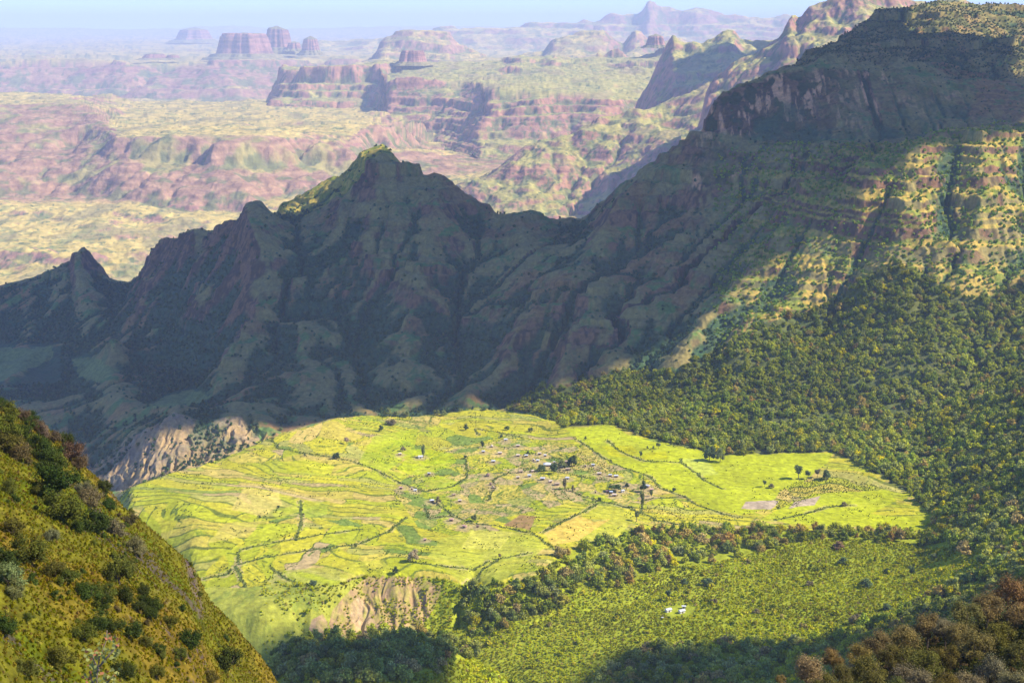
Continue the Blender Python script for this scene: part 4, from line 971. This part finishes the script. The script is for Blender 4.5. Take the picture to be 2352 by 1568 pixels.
# grass and low herbs on it
def tuft_mesh(seed):
    g = np.random.default_rng(seed); n = 26
    a = g.uniform(0, 6.28, n); r = g.uniform(0, .35, n)
    c = np.stack([r * np.cos(a), r * np.sin(a), g.uniform(.08, .42, n)], 1)
    nr = np.stack([np.cos(a), np.sin(a), g.uniform(-.2, .9, n)], 1)
    k = g.uniform(.8, 1.2, (n, 1))
    return quads_mesh('t', c, nr, g.uniform(.07, .15, n), np.repeat(k, 3, 1), M_LEAF, aspect=1.9)
TUFT, TUFT_M = library('tuft', [tuft_mesh(300 + i) for i in range(5)])
def local_points(T, x0, x1, y0, y1, s, pmin=-60, pmax=2420, far_=1e9):
    gx, gy = np.meshgrid(np.arange(x0, x1, s), np.arange(y0, y1, s))
    x = (gx + rng.uniform(-.5, .5, gx.shape) * s).ravel(); y = (gy + rng.uniform(-.5, .5, gx.shape) * s).ravel()
    z = T.height(x, y); px, py = project(x, y, z)
    m = (px > pmin) & (px < pmax) & (py < 1640) & (y < far_)
    return x[m], y[m], z[m], px[m], py[m]
x, y, z, px, py = local_points(L, -110, -10, 95, 250, .45)
n2 = fbm(x, y, 40, 3, 145); n1 = fbm(x, y, 14, 4, 144)
tg, _ = pick(len(x), [(.165,.15,.024), (.185,.14,.03), (.135,.14,.02), (.27,.24,.06), (.17,.12,.04)], [.40, .22, .26, .07, .05])
tg = np.where((n2 + .4 * n1 > .2)[:, None], tg * np.array([1.05, .97, .9]), tg)
kk = rng.random(len(x)) < .85
scatter('grass_tufts', np.stack([x, y, z - .03], 1)[kk], rng.uniform(.28, .65, kk.sum()), tg[kk], TUFT, 5, 'olive and rust coloured grass tufts covering the left hillside', 'grass')
x, y, z, px, py = local_points(L, -110, -10, 95, 235, 1.5)
band = fbm(x * 1.0 + y * .5, y, 22, 3, 147)
kk = rng.random(len(x)) < np.clip(.05 + .36 * sstep(.12, .5, band), 0, 1) * np.where(px > 330 + (py - 1200) * .55, .35, 1)
x, y, z = x[kk], y[kk], z[kk]
tg, _ = pick(len(x), [(.07,.095,.025), (.12,.13,.03), (.17,.18,.05), (.14,.11,.05)], [.36, .34, .2, .1])
BUSHY, BUSHY_M = library('bushy', [crown_mesh('b', 400 + i, lobes=6, per=110, leaf=.045, tall=.75, lo=.08, ragged=.3) for i in range(4)])
scatter('low_bushes', np.stack([x, y, z - .1], 1), rng.uniform(.5, 1.4, len(x)), tg, BUSHY, 4, 'small green herbs and bushes dotted over the left hillside', 'undergrowth')

# ------------------------------------------------------------------ things with parts
def link(name, me, parent=None):
    o = bpy.data.objects.new(name, me); scn.collection.objects.link(o)
    if parent: o.parent = parent
    return o
def empty(name, loc, rz=0, sc=(1, 1, 1), label='', cat='', group=None, tint=None):
    o = bpy.data.objects.new(name, None); scn.collection.objects.link(o)
    o.location = loc; o.rotation_euler = (0, 0, rz); o.scale = sc; o.empty_display_size = .1
    o['label'] = label; o['category'] = cat
    if group: o['group'] = group
    return o
def tube(pts, rad, sides=6):
    pts = np.array(pts, float); v = []; f = []
    for i, (p, r) in enumerate(zip(pts, rad)):
        d = pts[min(i + 1, len(pts) - 1)] - pts[max(i - 1, 0)]; d /= np.linalg.norm(d)
        u = np.cross(d, (.3, 1, .2)); u /= np.linalg.norm(u); w = np.cross(d, u)
        for k in range(sides):
            a = 2 * math.pi * k / sides; v.append(p + r * (math.cos(a) * u + math.sin(a) * w))
    for i in range(len(pts) - 1):
        for k in range(sides):
            a = i * sides + k; b = i * sides + (k + 1) % sides; f.append((a, b, b + sides, a + sides))
    f.append(tuple(range(sides))[::-1]); f.append(tuple((len(pts) - 1) * sides + k for k in range(sides)))
    return v, f
def tubes_mesh(name, lst, mat):
    V, F_ = [], []
    for pts, rad in lst:
        v, f = tube(pts, rad); F_ += [tuple(i + len(V) for i in q) for q in f]; V += v
    me = bpy.data.meshes.new(name); me.from_pydata([tuple(map(float, q)) for q in V], [], F_); me.materials.append(mat)
    for p in me.polygons: p.use_smooth = True
    return me
def limbs(seed, h, w, n=5, r=.035):
    """tapered trunk with limbs reaching into a crown of width w whose foot is at height h"""
    g = np.random.default_rng(seed)
    lean = g.uniform(-.05, .05, 2)
    L_ = [([(0, 0, -.1), (lean[0] * .5, lean[1] * .5, h * .5), (lean[0], lean[1], h), (lean[0] * 1.5, lean[1] * 1.5, h + .35 * w)], [r * 1.3, r, r * .8, r * .3])]
    for i in range(n):
        a = g.uniform(0, 6.28); q = g.uniform(.2, .38) * w; z0 = h * g.uniform(.55, 1.0)
        L_.append(([(lean[0] * z0 / max(h, .01), lean[1] * z0 / max(h, .01), z0), (q * .5 * math.cos(a), q * .5 * math.sin(a), z0 + .16 * w), (q * math.cos(a), q * math.sin(a), h + g.uniform(.25, .5) * w)], [r * .6, r * .4, r * .15]))
    return L_
# shrubs of the left hillside: (column, row, radius, colour)
DG, OL, RU, GB, PA = (.055,.075,.015), (.12,.12,.02), (.135,.10,.045), (.18,.15,.075), (.20,.20,.07)
CN = {DG: 'dark green', OL: 'olive green', RU: 'rust brown', GB: 'greyish brown', PA: 'pale grey green'}
SH = [(26,950,20,OL),(4,930,14,DG),(52,955,13,RU),(72,962,14,DG),(86,982,15,RU),(100,995,14,GB),(124,1006,14,RU),(148,1012,17,DG),(12,985,28,OL),(58,990,22,DG),(88,1022,22,DG),(164,1045,22,RU),(176,1062,18,RU),(207,1068,15,DG),(112,1048,26,DG),(130,1062,22,OL),(12,1020,26,OL),(45,1035,24,RU),
 (133,1115,38,DG),(140,1169,38,OL),(216,1203,31,DG),(209,1150,25,GB),(238,1118,16,DG),(192,1128,16,GB),(65,1268,33,OL),(274,1322,28,OL),(202,1362,27,DG),(245,1357,22,OL),(338,1384,20,DG),(288,1371,22,DG),(346,1412,17,DG),(194,1452,24,OL),(295,1447,23,DG),(392,1430,15,OL),(436,1474,24,DG),(522,1519,30,DG),(497,1368,12,DG),(511,1380,11,OL),(565,1430,14,OL),(590,1466,9,OL),(119,1236,15,PA),(252,1162,15,DG),(263,1216,22,GB),(310,1254,20,PA),(118,1078,26,DG),(126,1312,24,OL),(158,1330,20,OL),(230,1425,22,DG),(258,1438,20,DG),(364,1492,13,DG),(335,1476,14,OL),(144,1515,26,OL),(22,1330,30,PA),(10,1290,26,DG),(36,1355,20,PA),(12,1440,26,DG),(68,1421,11,OL),(300,1300,18,OL),(240,1385,18,DG),(330,1360,14,DG),(180,1215,16,DG),(95,1130,16,OL),(30,1215,22,OL),(20,1120,16,OL),(300,1195,14,RU),(318,1395,16,DG),(355,1400,16,DG),(410,1500,14,OL),(60,1540,24,OL),(280,1540,24,DG),(360,1548,18,OL),(480,1560,18,OL)]
SHM = [crown_mesh('foliage', 500 + i, lobes=15, per=210, leaf=.022, tall=.85, lo=.06, ragged=.6, spread=.38, core=.55, rad=.8) for i in range(5)]
STM = [tubes_mesh('stem', limbs(20 + i, .12, .8, 5, .022), M_BARK) for i in range(3)]
spx = np.array([s[0] for s in SH], float); spy = np.array([s[1] + s[2] * .75 for s in SH], float)
X0, Y0, Z0 = L.trace(spx, spy, 85, 232, 420)
ORD = ['small', 'medium', 'large', 'very large']
def where_in(px, py):
    a = 'on the crest' if py < 1080 and px > 0 and py < 935 + px * .75 + 60 else ('low' if py > 1400 else ('halfway up' if py > 1180 else 'high'))
    return a
seen = {}
shrubs = []
for i, (cx, cy, r, col) in enumerate(SH):
    dd = 2 * r * Y0[i] / FPX * 1.5
    sz = ORD[0 if r < 15 else 1 if r < 22 else 2 if r < 30 else 3]
    shrubs.append((cx, cy, r, col, dd, sz))
def hill_label(i):
    cx, cy, r, col, dd, sz = shrubs[i]
    w = where_in(cx, cy)
    same = [j for j in range(len(shrubs)) if shrubs[j][3] == col and shrubs[j][5] == sz and where_in(*shrubs[j][:2]) == w]
    same.sort(key=lambda j: (shrubs[j][0], shrubs[j][1]))
    pos = same.index(i); nn = len(same)
    ordn = ['first', 'second', 'third', 'fourth', 'fifth', 'sixth', 'seventh', 'eighth', 'ninth', 'tenth']
    wt = {'on the crest': 'on the crest of the left hillside', 'high': 'high on the left hillside', 'halfway up': 'halfway down the left hillside', 'low': 'low on the left hillside'}[w]
    pre = '' if nn == 1 else (ordn[min(pos, 9)] + ' from left of the ' )
    return (pre + '%s %s shrub%s %s' % (sz, CN[col], '' if nn == 1 else 's', wt)).strip()
for i, (cx, cy, r, col, dd, sz) in enumerate(shrubs):
    root = empty('shrub', (X0[i], Y0[i], Z0[i] - .1), rng.uniform(0, 6.28), (dd, dd, dd * rng.uniform(.9, 1.15)), hill_label(i), 'shrub', 'shrubs on the left hillside')
    f = link('foliage', SHM[i % 5], root); f['tint'] = [float(c * rng.uniform(.9, 1.15)) for c in col]
    link('stem', STM[i % 3], root)

# ------------------------------------------------------------------ bronze crowned trees, right foreground
RC_ = [[(1500,0,90,-75),(2700,0,90,-60)],[(1500,0,130,-88),(1850,0,130,-80),(2700,0,130,-62)],[(1500,0,200,-118),(1850,1640,200),(2100,1545,200),(2352,1470,200),(2700,1380,200)],[(1500,0,250,-140),(1850,1620,250),(2100,1500,250),(2352,1410,250),(2700,1300,250)],[(1500,0,330,-220),(2700,0,330,-200)]]
Rf = Terrain(RC_, 5, 250, 88, 340, 1.2); Rf.z = Rf.z + fbm(Rf.gx, Rf.gy, 14, 3, 151) * .8; Rf.finish(); Rf.detail = lambda x, y, z: z
X, Y = Rf.mesh_grid(.10, .75, 3, 3); Z = Rf.height(X, Y)
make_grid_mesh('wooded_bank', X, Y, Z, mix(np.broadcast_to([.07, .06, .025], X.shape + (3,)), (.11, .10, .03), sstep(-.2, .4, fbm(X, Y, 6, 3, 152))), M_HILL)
x, y, z, px, py = local_points(Rf, 40, 150, 110, 255, 1.3, 1700, 2600)
tg, _ = pick(len(x), [(.05,.06,.02), (.09,.09,.025), (.13,.09,.04)], [.4, .4, .2])
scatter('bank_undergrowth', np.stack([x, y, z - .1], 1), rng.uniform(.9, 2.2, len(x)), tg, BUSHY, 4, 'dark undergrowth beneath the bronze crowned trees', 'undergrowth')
BR, BO, GR, RB, TN = (.27,.205,.065), (.17,.15,.035), (.26,.22,.10), (.27,.19,.065), (.36,.28,.10)
BN = {BR: 'bronze', BO: 'olive bronze', GR: 'greyish bronze', RB: 'reddish bronze', TN: 'pale tan'}
BT = [(1860,1531,40,TN),(1915,1503,26,BR),(1973,1496,28,BR),(2018,1474,36,BR),(2080,1453,34,BR),(2132,1430,36,BR),(2175,1438,30,GR),(1994,1528,38,BO),(2003,1562,34,BO),(2094,1502,34,BO),(2123,1516,42,BO),(2171,1495,32,BO),(2080,1550,36,GR),(2115,1560,32,GR),(2180,1560,30,BO),(1934,1542,28,BO),(2220,1402,36,BR),(2270,1384,36,RB),(2320,1354,42,RB),(2348,1402,36,BR),(2240,1470,38,BR),(2300,1452,40,BO),(2344,1500,40,BO),(2280,1532,38,GR),(2222,1558,34,GR),(2335,1562,36,GR),(1794,1556,13,RB),(1895,1565,30,BO),(2046,1500,30,BO),(2200,1445,30,BR),(2060,1575,30,BO),(2150,1580,30,BO),(2250,1590,32,GR),(1960,1590,34,BO),(2384,1350,44,RB),(2400,1450,44,BO),(2400,1540,44,GR)]
BTM = [crown_mesh('crown', 600 + i, lobes=26, per=300, leaf=.016, tall=.95, lo=.08, ragged=.8, spread=.40, core=.5, rad=.68) for i in range(5)]
TRM = [tubes_mesh('trunk', limbs(60 + i, .55, 1.0, 7, .03), M_BARK) for i in range(3)]
for i, (cx, cy, r, col) in enumerate(BT):
    Yd = 138 + (1600 - cy) * .38
    xx, _, zc = point(cx, cy, Yd); dd = 2.35 * r * Yd / FPX
    zg = float(Rf.height(np.array([xx]), np.array([Yd]))[0]); zfoot = zc - .5 * dd
    if cx < 2352 or True:
        col_ = BN[col]; szn = 'small' if r < 28 else 'medium sized' if r < 36 else 'large'
        same = [j for j, b in enumerate(BT) if b[3] == col and ('small' if b[2] < 28 else 'medium sized' if b[2] < 36 else 'large') == szn]
        same.sort(key=lambda j: (BT[j][0], BT[j][1])); nn = len(same); pos = same.index(i)
        ordn = ['first', 'second', 'third', 'fourth', 'fifth', 'sixth', 'seventh', 'eighth', 'ninth', 'tenth', 'eleventh', 'twelfth']
        lab = ('' if nn == 1 else ordn[pos] + ' from left of ') + '%s %s crowned tree%s at the lower right corner' % (szn, col_, '' if nn == 1 else 's')
    root = empty('tree', (xx, Yd, zfoot), rng.uniform(0, 6.28), (dd, dd, dd), lab, 'tree', 'bronze crowned trees at the lower right corner')
    f = link('crown', BTM[i % 5], root); f['tint'] = [float(c * rng.uniform(.88, 1.12)) for c in col]
    t = link('trunk', TRM[i % 3], root); t.location = (0, 0, -.45)

# ------------------------------------------------------------------ trees standing in the fields and the scrub: (column, row of foot, height, width, colour, shape, label)
G1, G2, G3, G4, G5 = (.085,.12,.045), (.15,.17,.055), (.18,.15,.07), (.19,.12,.06), (.05,.075,.03)
FT = [(1833.6,1101,38,22,G1,'t','tall tree with bare lower trunk, leftmost of the four on the bright right field'),
 (1856,1100,26,15,G1,'t','slim tree second from left of the four on the bright right field'),(1877,1096,22,15,G3,'t','thin greyish tree third from left of the four on the bright right field'),
 (1899,1101,28,19,G1,'r','thick tree at the forest edge, rightmost of the four on the bright right field'),(1756,1118,17,10,G1,'t','small tree alone left of the bush patch on the bright right field'),
 (1772,1121,13,14,G3,'r','low brown bushy tree at the left tip of the bush patch'),(1629.5,1057,40,26,G1,'r','tallest tree of the pair below the forest edge on the bright field'),
 (1654,1060,30,19,G2,'r','shorter right hand tree of the pair below the forest edge'),(1548,1129,12,10,G5,'r','small round dark tree on the field line right of the village'),
 (1939,1162,12,12,G3,'r','small bare branched tree on the far right field'),(1471.5,1052,18,8,G1,'t','narrow tree on the olive field below the forest tip'),
 (1512,1030,18,13,G2,'t','tree at the forest tip left of the bright field'),(1500,1033,10,6,G1,'t','tiny tree left of the forest tip'),(1487,1032,8,5,G1,'r','smallest tree on the olive field below the forest tip'),
 (1474.4,1167,48,11,G2,'p','very tall slender poplar like tree right of the village'),(1461.8,1198,32,13,G2,'t','tall leaning tree at the lower right end of the village hedge'),
 (1478,1130,26,15,G5,'r','bushy dark tree beside the white roofs at the right of the village'),(1496,1140,22,8,G2,'p','slim tree right of the white roofs at the edge of the village'),
 (1313,1071,32,22,G5,'r','broad dark tree right of the largest white roof'),(1297,1123,36,10,G3,'p','tall thin brown trunked tree in the middle of the village'),
 (1272,1088,32,20,G1,'r','dense tree directly below the largest white roof'),(1244,1082,18,18,G1,'r','low bushy tree left below the largest white roof'),(1290,1075,20,20,G2,'r','bushy tree right below the largest white roof'),
 (1212,1044,10,9,G5,'r','small dark tree above the white hut left of the village'),(1108,1028,18,8,G5,'p','narrow dark tree on the tan fields above the village'),
 (972,1050,42,9,G2,'p','tall column of leaves on the field line above the long white roof'),(925,1037,14,14,G3,'r','greyish bush tree above the dark diagonal hedge'),
 (772,1054,18,16,G5,'r','round dark tree at the left end of the diagonal hedge'),(908.5,1316,15,13,G5,'r','small round tree alone above the eroded gully'),
 (1148.6,1284,17,9,G3,'t','small tree at the end of the line on the lower field'),(948,1290,36,24,(.34,.27,.15),'r','pale straw coloured bare tree on the lower fields'),
 (1006,1155,15,13,G3,'r','greyish tree beside the white hut at the lower hedge'),(1088.5,1197,19,16,G2,'r','tree where the lower hedge bends by the vegetable rows'),
 (1377,1152,12,8,G5,'r','small dark tree on the hedge below the village'),(1316,1128,14,9,G3,'r','brownish tree on the hedge below the brown huts'),(817,1259,18,8,G2,'p','thin tree on the hedge of the left fields'),
 (646.5,989,11,10,G2,'r','little tree on the skyline edge of the left fields'),(797,1020,20,14,(.26,.19,.12),'t','bare brown tree on the upper left fields'),
 (875.7,991,19,13,G1,'r','dark oval tree near the crest of the upper fields'),(899,976,16,24,G3,'r','wide brownish thicket near the crest of the upper fields'),(700,1048,8,6,G1,'r','tiny tree on the far left fields above the tan strip'),
 (639.5,1166,7,8,G5,'r','tiny dark bush alone on the lime field at left'),(719,1344,12,18,G1,'r','low dark bush on the lower left field'),(597,1190,6,6,G5,'r','tiny bush on the pale left fields'),
 (1069,1053,10,9,G5,'r','small dark tree at the upper tan fields'),(1151,1005,9,9,G1,'r','small tree on the pale lime field near the crest'),(1070,988,14,12,G5,'r','dark tree near the crest in the middle of the plateau'),(1165,988,13,13,G1,'r','bushy tree near the crest right of the middle'),(1219,991,12,12,G2,'r','pale bushy tree near the crest close to the forest'),
 (1345,1010,8,6,G1,'r','tiny tree at the top of the long dark hedge'),(1440,1118,12,10,G5,'r','small dark tree beside the oval acacia'),(1412,1128,18,30,(.07,.11,.03),'u','wide umbrella shaped acacia among the white roofs'),
 (893,957,20,16,G2,'r','leftmost tree of the row on the crest of the plateau'),(910,957,16,15,G2,'r','second tree from left in the row on the crest'),(932,958,18,17,G2,'r','third tree from left in the row on the crest'),(965,950,17,15,G2,'r','fourth tree from left in the row on the crest'),(988,952,16,15,G2,'r','fifth tree from left in the row on the crest'),(1004,953,15,14,G2,'r','sixth tree from left in the row on the crest'),(1019,955,12,15,G2,'r','seventh tree from left in the row on the crest'),(1057,946,11,12,G2,'r','low tree right of the row on the crest'),(1112,942,10,16,G1,'r','low bush at the highest point of the plateau crest'),
 (1937,1296,16,26,G1,'r','broad dark bush in the upper part of the scrub'),(2092,1325,28,16,G1,'t','upright dark tree on the right side of the scrub'),(2037,1317,12,22,G5,'r','low flat dark bush in the right part of the scrub'),(1988,1349,20,30,G1,'r','large round dark bush in the middle of the scrub'),(1624,1344,20,30,G1,'r','large round dark bush above the white farm buildings'),(1962,1430,26,26,G3,'r','greyish brown bush tree low in the scrub'),(1572,1342,14,18,G1,'r','dark bush left of the large round bush above the farm'),(1536,1378,28,16,G1,'t','upright tree left above the white farm buildings'),(2144,1286,20,14,G2,'t','pale tree at the far right end of the scrub'),(1926,1262,18,26,G4,'r','reddish brown bush at the upper edge of the scrub'),(1534,1296,28,20,G4,'r','purplish red tree at the lower edge of the wooded strip'),
 (2040,1400,16,26,G1,'r','dark bush near the shadow edge low in the scrub'),(1738,1408,10,16,G3,'r','small brownish bush right of the farm clearing'),(1860,1345,14,22,G3,'r','tan brown bush left of the large round bush in the scrub'),(1640,1385,14,16,G3,'r','brownish tree right above the white farm buildings'),(1755,1240,16,16,(.30,.30,.03),'r','bright yellow green tree at the top of the wooded strip'),(1528,1222,20,20,(.30,.34,.03),'r','bright yellow green tree at the left end of the wooded strip')]
FTM = {'r': [crown_mesh('crown', 700 + i, lobes=8, per=90, leaf=.05, tall=1.0, lo=.1) for i in range(3)], 't': [crown_mesh('crown', 720 + i, lobes=7, per=80, leaf=.055, tall=1.0, lo=.05, spread=.26) for i in range(2)]}
FTM['p'] = FTM['t']; FTM['u'] = FTM['r']
FTT = tubes_mesh('trunk', limbs(90, .9, .6, 4, .05), M_BARK)
tx, ty, tz = N.trace([f[0] for f in FT], [f[1] for f in FT], 1000, 1900, 900)
pxm = FPX
for i, (cx, cy, h, w, col, shp, lab) in enumerate(FT):
    s = math.hypot(ty[i], tz[i]) / FPX; hm_, wm = h * s, w * s * 1.15
    root = empty('tree', (tx[i], ty[i], tz[i]), rng.uniform(0, 6.28), (1, 1, 1), lab, 'tree', 'trees scattered over the fields and scrub')
    foot = {'r': .12, 't': .32, 'p': .12, 'u': .35}[shp]
    f = link('crown', FTM[shp][i % len(FTM[shp])], root); f.scale = (wm, wm, hm_ * (1 - foot) * 1.1); f.location = (0, 0, hm_ * foot); f['tint'] = [float(c * 1.5) for c in col]
    t = link('trunk', FTT, root); t.scale = (hm_ * .42, hm_ * .42, hm_ * (foot + .25))

# ------------------------------------------------------------------ houses: (column, row, width, turn, roof, kind, label)
ROOF = {'w': flat_mat('white_tin', (.62, .63, .64), .5), 'b': flat_mat('bluish_tin', (.55, .66, .80), .5), 'p': flat_mat('pink_tin', (.62, .36, .30), .7), 't': flat_mat('thatch', (.46, .34, .22), 1), 'l': flat_mat('pale_thatch', (.66, .54, .42), 1), 'd': flat_mat('dark_thatch', (.26, .17, .13), 1)}
WALL = flat_mat('mud_wall', (.34, .24, .16), 1); WALLW = flat_mat('whitewashed_wall', (.62, .58, .50), .9); DOOR = flat_mat('door_wood', (.07, .05, .04), .8)
def prism(w, d, h0, h1, over, hip):
    W, D_ = w / 2 + over, d / 2 + over
    r = W - (D_ * hip)
    v = [(-W, -D_, h0), (W, -D_, h0), (W, D_, h0), (-W, D_, h0), (-r, 0, h1), (r, 0, h1)]
    v += [(a, b, c - .18) for a, b, c in v]
    f = [(0, 1, 5, 4), (2, 3, 4, 5), (1, 2, 5), (3, 0, 4), (6, 10, 11, 7), (8, 11, 10, 9), (7, 11, 8), (9, 10, 6), (0, 6, 7, 1), (1, 7, 8, 2), (2, 8, 9, 3), (3, 9, 6, 0)]
    return v, f
def boxm(x0, x1, y0, y1, z0, z1):
    v = [(x, y, z) for x in (x0, x1) for y in (y0, y1) for z in (z0, z1)]
    return v, [(0, 1, 3, 2), (4, 6, 7, 5), (0, 4, 5, 1), (2, 3, 7, 6), (0, 2, 6, 4), (1, 5, 7, 3)]
def pm(name, v, f, mat):
    me = bpy.data.meshes.new(name); me.from_pydata(v, [], f); me.materials.append(mat); return me
def cone_roof(r, h0, h1, n=14):
    v = [(r * math.cos(2 * math.pi * k / n), r * math.sin(2 * math.pi * k / n), h0) for k in range(n)] + [(0, 0, h1), (0, 0, h0 + .05)]
    return v, [(k, (k + 1) % n, n) for k in range(n)] + [((k + 1) % n, k, n + 1) for k in range(n)]
hx, hy, hz = N.trace([h[0] for h in HS], [h[1] + 2 for h in HS], 1000, 1850, 900)
for i, (cx, cy, w, rz, rf_, kd, lab) in enumerate(HS):
    s = math.hypot(hy[i], hz[i]) / FPX; W = w * s * .8
    root = empty('house', (hx[i], hy[i], hz[i] - .3), rz + rng.uniform(-.12, .12), (1, 1, 1), lab, 'house', 'houses of the hamlet among the fields' if i < 53 else 'farm buildings in the scrub clearing')
    wm_ = WALLW if (i >= 53 or rf_ == 'w' and i % 3 == 0) else WALL
    if kd == 'c':
        r = W / 2
        v, f = cone_roof(r * .78, 0, 0); n = 14
        v = [(r * .76 * math.cos(2 * math.pi * k / n), r * .76 * math.sin(2 * math.pi * k / n), zz) for zz in (0, 2.3) for k in range(n)]
        link('wall', pm('wall', v, [(k, (k + 1) % n, n + (k + 1) % n, n + k) for k in range(n)], wm_), root)
        link('roof', pm('roof', *cone_roof(r, 2.1, 2.1 + r * .95), ROOF[rf_]), root)
        link('door', pm('door', *boxm(-.45, .45, -r * .76 - .06, -r * .76 + .3, 0, 1.8), DOOR), root)
    else:
        D_ = W * (.62 if kd == 'g' else .8); wall_h = 2.6 if W < 9 else 3.0
        link('wall', pm('wall', *boxm(-W * .44, W * .44, -D_ * .42, D_ * .42, 0, wall_h), wm_), root)
        link('roof', pm('roof', *prism(W * .88, D_ * .84, wall_h + .02, wall_h + .02 + D_ * .27, .45, .15 if kd == 'g' else .9), ROOF[rf_]), root)
        link('door', pm('door', *boxm(-.5, .5, -D_ * .42 - .06, -D_ * .42 + .2, 0, 2.0), DOOR), root)
        if W > 7:
            for sx in (-1, 1): link('window', pm('window', *boxm(sx * W * .28 - .4, sx * W * .28 + .4, -D_ * .42 - .05, -D_ * .42 + .2, 1.1, 2.0), DOOR), root)

# ------------------------------------------------------------------ red leaved sprig close to the camera
root = empty('young_shrub', point(232, 1600, 9.0), 0, (1, 1, 1), 'young shrub with red tipped leaves in the lower left foreground', 'shrub')
org = np.array(root.location)
stems = []; lc, ln, ls, lcol = [], [], [], []
for pts in ([(232,1620),(222,1560),(228,1510),(244,1470),(246,1446)], [(232,1600),(212,1565),(206,1540)], [(228,1530),(262,1490),(274,1476)], [(228,1540),(215,1515),(210,1490)], [(232,1580),(252,1560),(262,1548)]):
    P3 = np.array([np.array(point(a, b, 9.0 + .05 * k)) - org for k, (a, b) in enumerate(pts)])
    stems.append((P3, np.linspace(.007, .003, len(P3))))
    for k in range(34):
        t = rng.uniform(.25, 1) * (len(P3) - 1); i0 = min(int(t), len(P3) - 2); p = P3[i0] + (P3[i0 + 1] - P3[i0]) * (t - i0)
        off = rng.normal(size=3) * .028; lc.append(p + off); ln.append(rng.normal(size=3) + np.array([0, -1.2, .8])); ls.append(rng.uniform(.008, .015))
        red = t / (len(P3) - 1) > .7 and rng.random() < .6
        lcol.append((.36, .15, .07) if red else (.27, .28, .08))
link('stem', tubes_mesh('stem', stems, M_BARK), root)
f = link('leaves', quads_mesh('leaves', np.array(lc), np.array(ln), np.array(ls), np.array(lcol), M_LEAF, aspect=1.8), root); f['tint'] = [1., 1., 1.]
# ------------------------------------------------------------------ haze
def haze():
    x0, x1, y0, y1, z0, z1 = -40000, 40000, -3000, 70000, -1400, 720
    v = [(x, y, z) for x in (x0, x1) for y in (y0, y1) for z in (z0, z1)]
    f = [(0, 1, 3, 2), (4, 6, 7, 5), (0, 4, 5, 1), (2, 3, 7, 6), (0, 2, 6, 4), (1, 5, 7, 3)]
    me = bpy.data.meshes.new('haze'); me.from_pydata(v, [], f)
    m = bpy.data.materials.new('haze_air'); m.use_nodes = True; t = m.node_tree; t.nodes.clear()
    p = t.nodes.new('ShaderNodeVolumePrincipled'); p.inputs['Color'].default_value = (.63, .75, 1, 1)
    p.inputs['Density'].default_value = 4.0e-5; p.inputs['Anisotropy'].default_value = 0.0
    o = t.nodes.new('ShaderNodeOutputMaterial'); t.links.new(p.outputs[0], o.inputs['Volume'])
    me.materials.append(m)
    ob = bpy.data.objects.new('haze', me); scn.collection.objects.link(ob)
    ob['kind'] = 'stuff'; ob['label'] = 'pale blue haze filling the air over the far canyons'; ob['category'] = 'haze'
haze()
print('script', time.time() - T0)
